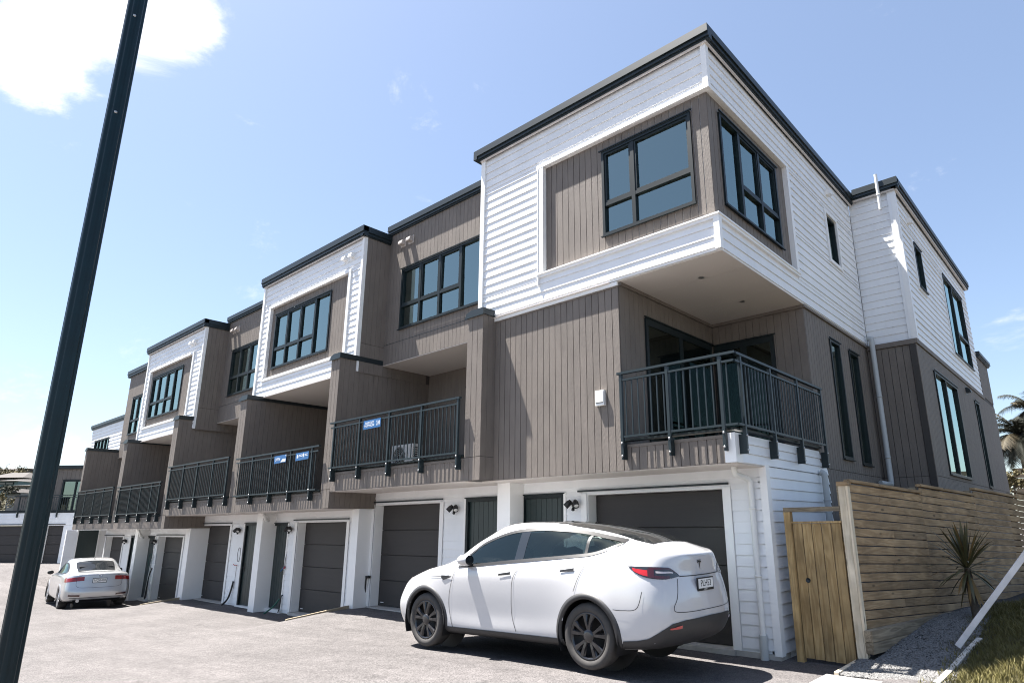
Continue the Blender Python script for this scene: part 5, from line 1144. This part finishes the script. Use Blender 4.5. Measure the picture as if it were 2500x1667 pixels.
# taps, hoses and loose cables along the garage wall
wire(Bh, [(-9.63, YG-.02, .62), (-9.63, YG-.09, .60), (-9.64, YG-.10, .50), (-9.70, YG-.06, .2), (-9.74, YG-.05, -.06)], .018, BLACK, 'hose'); box('tap', (-9.70, YG-.10, .58), (-9.56, YG-.03, .63), BLACK, Bh)
REDP = mat('red_plastic', (.35, .02, .03), .5); GRNP = mat('green_hose', (.01, .09, .06), .5)
wire(Ch, [(-13.60, YG-.02, 1.02), (-13.58, YG-.05, .75), (-13.62, YG-.03, .5)], .006); wire(Ch, [(-13.58, YG-.04, .72), (-13.66, YG-.08, .62), (-13.74, YG-.06, .58), (-13.66, YG-.03, .66)], .010, SBLUE); wire(Ch, [(-13.56, YG-.04, .70), (-13.60, YG-.05, .66)], .02, REDP, 'plug')
wire(Ch, [(-13.55, YG-.03, -.02), (-13.55, YG-.07, -.04), (-13.57, YG-.08, -.3), (-13.60, YG-.1, -.44)], .014, BLACK, 'hose'); wire(Ch, [(-13.58, YG-.1, -.1), (-13.70, YG-.2, -.3), (-13.85, YG-.35, -.46)], .02, GRNP, 'hose')
wire(Dh, [(-16.62, YG-.03, .20), (-16.64, YG-.06, -.05), (-16.72, YG-.10, -.3), (-16.86, YG-.2, -.48)], .026, BLACK, 'hose')
wire(Dh, [(-16.43+.09*math.cos(a), YG-.04, .95+.20*math.sin(a)) for a in [k*math.pi/5 for k in range(11)]], .006, BLACK, 'cable'); wire(Dh, [(-16.7, YG-.05, .68), (-16.55, YG-.06, .64), (-16.45, YG-.05, .66)], .010, REDP); wire(Dh, [(-16.52, YG-.03, .62), (-16.54, YG-.03, .0)], .005)
wire(Dh, [(-19.72, YG-.02, .42), (-19.72, YG-.1, .42), (-19.74, YG-.08, -.45)], .02, BLACK, 'hose'); wire(Eh, [(-23.45, YG-.03, .35), (-23.5, YG-.08, 0), (-23.55, YG-.1, -.72)], .02, BLACK, 'hose')
wire(Eh, [(-23.7+.16*math.cos(a), YG-.05, .62+.22*math.sin(a)) for a in [k*math.pi/5 for k in range(11)]], .007, GRNP); wire(Eh, [(-23.4, YG-.04, .78), (-23.55, YG-.05, .62), (-23.6, YG-.06, .2), (-23.62, YG-.1, -.7)], .012, PLASTW)
wire(Bh, [(-6.95, YG-.02, .72), (-6.93, YG-.06, .45), (-6.98, YG-.03, .3)], .007, REDP); wire(Bh, [(-6.90, YG-.02, .70), (-6.90, YG-.05, .40), (-7.05, YG-.05, .30)], .007)

# ================================================================== end of the lane
Gh = thing('terrace_house', (-33, 1, -.6), 'white upper storey showing past the end of the taupe row', 'house', GRP)
gw = wall('upper_wall', 'f', 1.4, -36.3, -29.8, 3.2, 6.72, .12, WHITE, Gh, [(-35.5, -33.2, 5.15, 6.05)]); wboards(gw, 'f', 1.4, -36.3, -29.8, 4.2, 6.70, [(-35.5, -33.2, 5.15, 6.05)])
window(Gh, 'f', 1.39, -35.5, -33.2, 5.15, 6.05, mulls=(-34.9, -34.35, -33.8)); fascia(Gh, 'f', 1.4, -36.4, -29.8, 6.70, 6.92); interior(Gh, -36.2, -30, 1.53, 5, 4.4, 6.5)
box('lower_wall', (-36.3, 1.41, -1), (-30.6, 6, 3.2), WHITE, Gh); box('roof', (-36.3, 1.4, 6.85), (-29.8, 8, 6.9), FASC, Gh)
ew = box('entry_wall', (-30.66, -.22, -1), (-30.52, 1.4, 1.70), WHITE, Gh); wboards(ew, 's', -30.52, -.22, .16, -.7, 1.70)
b = MB(); b.box((-30.53, .20, -.75), (-30.49, .92, 1.69)); d_ = b.build('door', DOORM, Gh); box('handle', (-30.47, .76, .30), (-30.489, .80, .52), BOLT, d_); box('handle', (-30.43, .74, .36), (-30.471, .86, .39), BOLT, d_)
b = MB(); b.box((-30.50, .15, -.75), (-30.47, .198, 1.72)); b.box((-30.50, .922, -.75), (-30.47, .97, 1.72)); b.build('door_facing', TRIM, Gh)
# house across the end of the lane, square on to the view
EH = bpy.data.objects.new('lane_end_house', None); C.objects.link(EH); WL[EH.name] = Vector((0, 0, 0)); eo = pixp(0, 1374, 34); EH.location = (eo.x, eo.y, -.02); EH.rotation_euler = (0, 0, R(40.627))
tag(EH, 'taupe and white house closing the lane behind the lamp post', 'house')
K = .02184; KZ = .0211
def ex(px): return px*K
def ez(py): return (1374-py)*KZ
lw2 = wall('lower_wall', 'f', 0, ex(-60), ex(176), -.3, ez(1249), .3, WHITE, EH, [(ex(-60), ex(43), -1, ez(1280)), (ex(98), ex(139), -1, ez(1281))])
wboards(lw2, 'f', 0, ex(-60), ex(172), .02, ez(1249), [(ex(-60), ex(45), -1, ez(1279)), (ex(96), ex(141), -1, ez(1280))])
for a, c in ((-60, 43), (98, 139)):
    gd = box('garage_door', (ex(a), .14, 0), (ex(c), .2, ez(1281)), GARAGE, EH)
    for i in range(4): box('panel', (ex(a)+.01, .11, ez(1281)*i/4+.01), (ex(c)-.01, .14, ez(1281)*(i+1)/4-.01), GARAGE, gd, bev=.006)
    box('head_flashing', (ex(a)-.1, -.05, ez(1279)+.02), (ex(c)+.1, -.02, ez(1279)+.06), FASC, EH)
box('corner_board', (ex(172), -.03, 0), (ex(178), .1, ez(1249)), TRIM, EH); box('plinth', (ex(-60), -.02, -.5), (ex(178), .3, 0), FASC, EH)
box('balcony_slab', (ex(-60), .0, ez(1249)+.002), (ex(178), 2.6, ez(1246)+.08), FRAME, EH)
railing(EH, 'f', -.08, ex(16), ex(190), ez(1204), ez(1247), (ex(20), ex(70), ex(118), ex(169)), ez(1260), pitch=.12)
ex1, ez1 = ex, ez
def ex(px, d=2.13): return ((px-1368.15)*(34+d)/34+1368.15)*K
def ez(py, d=2.13): return (ez1(py)-1.70)*(34+d)/34+1.70
ub = wall('upper_wall', 'f', 2.2, ex(52), ex(230), 2.5, ez(1138), .2, BROWNB, EH, [(ex(118), ex(190), 2.6, ez(1166))]); vboards(EH, 'f', 2.2, ex(52), ex(230), 2.5, ez(1138), [(ex(118), ex(190), 2.6, ez(1166))], sep=False, pitch=.25)
sl_ = window(EH, 'f', 2.19, ex(118), ex(190), 2.62, ez(1166), mulls=(ex(152),), fw=.09)
cu = MB(); cu.grid([[(ex(119)+i*.028, 2.46+.03*math.sin(i*1.2), z) for i in range(60)] for z in (2.6, ez(1166))]); cu.build('curtain', CURT, EH)
fascia(EH, 'f', 2.2, ex(47), ex(230), ez(1138), ez(1129), .2); box('roof', (ex(50), 2.2, ez(1130)), (ex(230), 10, ez(1129.5)), FASC, EH); box('room', (ex(55), 2.6, 2.5), (ex(228), 9.5, ez(1132)), BROWNB, EH)
pw = box('parapet_wall', (ex(8, .95), .9, 2.6), (ex(56, .95), 1.1, ez(1208, .95)), BROWN, EH); box('parapet_cap', (ex(7, .95), .85, ez(1208, .95)), (ex(56, .95), 1.15, ez(1205, .95)), FASC, EH)

# ================================================================== hillside suburb far left
hl = MB(); rows = []
def zh(x, y): return .45+13*sstep(62, 200, -x)+ .8*noise.noise(Vector((x*.03, y*.03, 1)))*sstep(62, 100, -x)
for x in [-60-6*i for i in range(40)]: rows.append([(x, -60+8*j, zh(x, -60+8*j)-.05) for j in range(30)])
hl.grid(rows); tag(hl.build('hill', mat('hill_scrub', (.030, .028, .012), .95, var=.4, vscale=.5), fix=True), 'scrubby hillside behind the lane', None, kind='structure')
ROOFM = mat('grey_roof_tile', (.060, .054, .050), .85, var=.15, vscale=2); ROOFB = mat('brown_roof', (.045, .038, .034), .85, var=.15, vscale=2); HW = mat('hill_house_wall', (.22, .21, .195), .8); HW2 = mat('hill_house_wall_grey', (.05, .045, .043), .8); HW3 = mat('hill_house_green', (.13, .185, .18), .8)
def hill_house(px0, px1, pytop, pyeave, pybase, depth, label, rm, wm, hip=True, gable=False):
    p = pixp((px0+px1)/2, pybase, depth); r = bpy.data.objects.new('hillside_house', None); C.objects.link(r); WL[r.name] = Vector((0, 0, 0)); r.location = p; r.rotation_euler = (0, 0, R(40.6)); tag(r, label, 'house', 'houses on the hillside')
    k = depth/1557; w = (px1-px0)*k/2; he = (pybase-pyeave)*k; ht = (pybase-pytop)*k; d = 7
    box('wall', (-w*.93, .2, -3), (w*.93, d, he), wm, r)
    b = MB()
    if gable: b.add([(-w, -.3, he), (w, -.3, he), (w, d, he), (-w, d, he), (0, -.3, ht), (0, d, ht)], [(0, 1, 4), (1, 2, 5, 4), (2, 3, 5), (3, 0, 4, 5), (0, 3, 2, 1)])
    else: b.add([(-w, -.4, he), (w, -.4, he), (w, d+.4, he), (-w, d+.4, he), (-w*.45, d/2, ht), (w*.45, d/2, ht)], [(0, 1, 5, 4), (1, 2, 5), (2, 3, 4, 5), (3, 0, 4), (0, 3, 2, 1)])
    b.build('roof', rm, r)
    for i, f in enumerate((-.45, .25)):
        wd = box('window', (w*f-.6, .12, he*.45), (w*f+.6, .19, he*.85), FRAME, r); box('pane', (w*f-.52, .10, he*.45+.08), (w*f+.52, .119, he*.85-.08), DGL, wd)
    return r
hill_house(-30, 27, 1140, 1147, 1160, 150, 'brown roofed house on the hill crest left of the lamp post', ROOFB, HW2)
hill_house(-40, 56, 1150, 1166, 1185, 120, 'wide grey tiled house below the hill crest', ROOFM, HW2)
hill_house(-14, 40, 1166, 1174, 1190, 100, 'pale green house with a low hipped roof on the hillside', ROOFM, HW3)
hill_house(12, 70, 1180, 1186, 1215, 90, 'small house with a long pale roof beside the lamp post', ROOFM, HW)
hill_house(14, 46, 1192, 1202, 1212, 78, 'white gabled cottage just above the lane end parapet', ROOFM, HW, gable=True)
hill_house(42, 62, 1140, 1143, 1152, 140, 'flat brown house on the skyline left of the lamp post', ROOFB, HW2)
def foliage(name, label, cat, c, rad, n, size, m, trunk=None, group=None, seed=1, kind=None):
    r = random.Random(seed); root = thing(name, (c.x, c.y, c.z-rad.z), label, cat, group); b = MB()
    cl = [(Vector((r.gauss(0, .5), r.gauss(0, .5), r.gauss(0, .45))), r.uniform(.25, .5)) for _ in range(14)]
    for i in range(n):
        q, s_ = cl[i % 14]; v = q+Vector((r.gauss(0, 1), r.gauss(0, 1), r.gauss(0, 1))).normalized()*s_*r.random()**.4
        p = c+Vector((v.x*rad.x, v.y*rad.y, v.z*rad.z)); a = Vector((r.uniform(-1, 1), r.uniform(-1, 1), r.uniform(-.6, 1))).normalized(); t = a.orthogonal().normalized()*size*r.uniform(.6, 1.3); w = a.cross(t)*.6
        b.add([p-t, p+w, p+t, p-w], [(0, 1, 2, 3)])
    b.build('crown', m, root)
    if trunk: MB().tube([c+Vector((0, 0, -rad.z*1.6)), c+Vector((.05, 0, -rad.z*.3)), c], trunk, 8, radii=[trunk, trunk*.7, trunk*.3]).build('trunk', TRK, root)
    return root
BUSH = mat('olive_bush', (.080, .064, .022), .8, var=.4, vscale=.7); BUSHD = mat('dark_bush', (.020, .022, .009), .8, var=.4, vscale=.7)
for i, (px, py, dp, rx, rz, m_, lb) in enumerate(((2, 1222, 62, 1.1, 1.1, BUSH, 'yellow olive bush at the left edge beside the parapet'), (10, 1195, 66, .9, .7, BUSHD, 'dark bush below the pale green house'), (26, 1152, 130, 2.2, 1.2, BUSH, 'olive treetop on the crest between two roofs'), (46, 1158, 125, 2.2, 1.9, BUSH, 'round olive tree on the crest beside the lamp post'), (8, 1152, 135, 2.0, .9, BUSHD, 'low dark scrub under the crest roofs'))):
    foliage('hillside_bush', lb, 'bush', pixp(px, py, dp), Vector((rx, rx, rz)), 700, .10+.05*(dp > 100), m_, .1, 'bushes on the hillside', i)
hlmp = thing('street_lamp', pixp(14, 1150, 150), 'tiny double armed street lamp on the hill crest', 'street lamp'); p_ = WL[hlmp.name]
MB().tube([p_-Vector((0, 0, 3)), p_+Vector((0, 0, 1.5))], .06, 6).build('pole', BOLT, hlmp); MB().tube([p_+Vector((0, 0, 1.5)), p_+Vector((.5, .4, 1.7))], .05, 6).build('arm', BOLT, hlmp)
# ================================================================== trees behind the houses on the right
PALM = mat('palm_leaf', (.014, .016, .007), .8, var=.35, vscale=1.5); PALMY = mat('palm_leaf_dry', (.055, .042, .018), .7, var=.3, vscale=2)
def palm(base, top, label, seed):
    r = random.Random(seed); root = thing('palm_tree', base, label, 'tree', 'palms behind the wing')
    MB().tube([base, (base+top)/2+Vector((.1, 0, 0)), top], .2, 10, radii=[.24, .19, .15]).build('trunk', TRK, root)
    for i in range(46):
        az = i*2.399+r.uniform(-.2, .2); el = math.radians(r.uniform(-35, 75)); L = r.uniform(1.2, 2.0); d = Vector((math.cos(az)*math.cos(el), math.sin(az)*math.cos(el), math.sin(el))); p = top.copy(); b = MB(); n = 16
        for k in range(n):
            d = (d+Vector((0, 0, -.10-.05*k/n))).normalized(); q = p+d*L/n; side = d.cross(Vector((0, 0, 1))).normalized(); ln = r.uniform(.35, .6)*math.sin(math.pi*(k+1.5)/(n+2.5))
            b.add([p+Vector((0, 0, .012)), q+Vector((0, 0, .012)), q-Vector((0, 0, .02))], [(0, 1, 2)])
            for sg in (-1, 1):
                for h in (0, .25, .5, .75):
                    o = p+(q-p)*h; e = o+side*sg*ln+d*ln*.55-Vector((0, 0, ln*r.uniform(.35, .75))); b.add([o, o+d*.028, e], [(0, 1, 2)])
            p = q
        b.build('frond', PALMY if i % 5 == 3 else PALM, root)
pt = pixp(2488, 1062, 28.5); palm(Vector((pt.x, pt.y, .3)), pt, 'shaggy palm with drooping fronds at the right edge behind the wing', 3)
pt2 = pixp(2530, 1010, 30); palm(Vector((pt2.x, pt2.y, .3)), pt2, 'taller palm half cut off by the right edge', 8)
foliage('shrub', 'yellow green shrub between the fence and the palm', 'bush', pixp(2470, 1172, 24), Vector((.55, .55, .5)), 900, .06, BUSH, .05, None, 12)
WEATH = mat('weathered_board', (.075, .058, .040), .85, var=.2, vscale=6)
bf = thing('back_fence', pixp(2495, 1190, 26), 'weathered board fence behind the shrub at the right edge', 'fence'); q_ = WL[bf.name]
for i in range(6): box('rail_board', (q_.x-.2, q_.y, q_.z-.4+.2*i), (q_.x+5, q_.y+.05, q_.z-.22+.2*i), WEATH, bf)
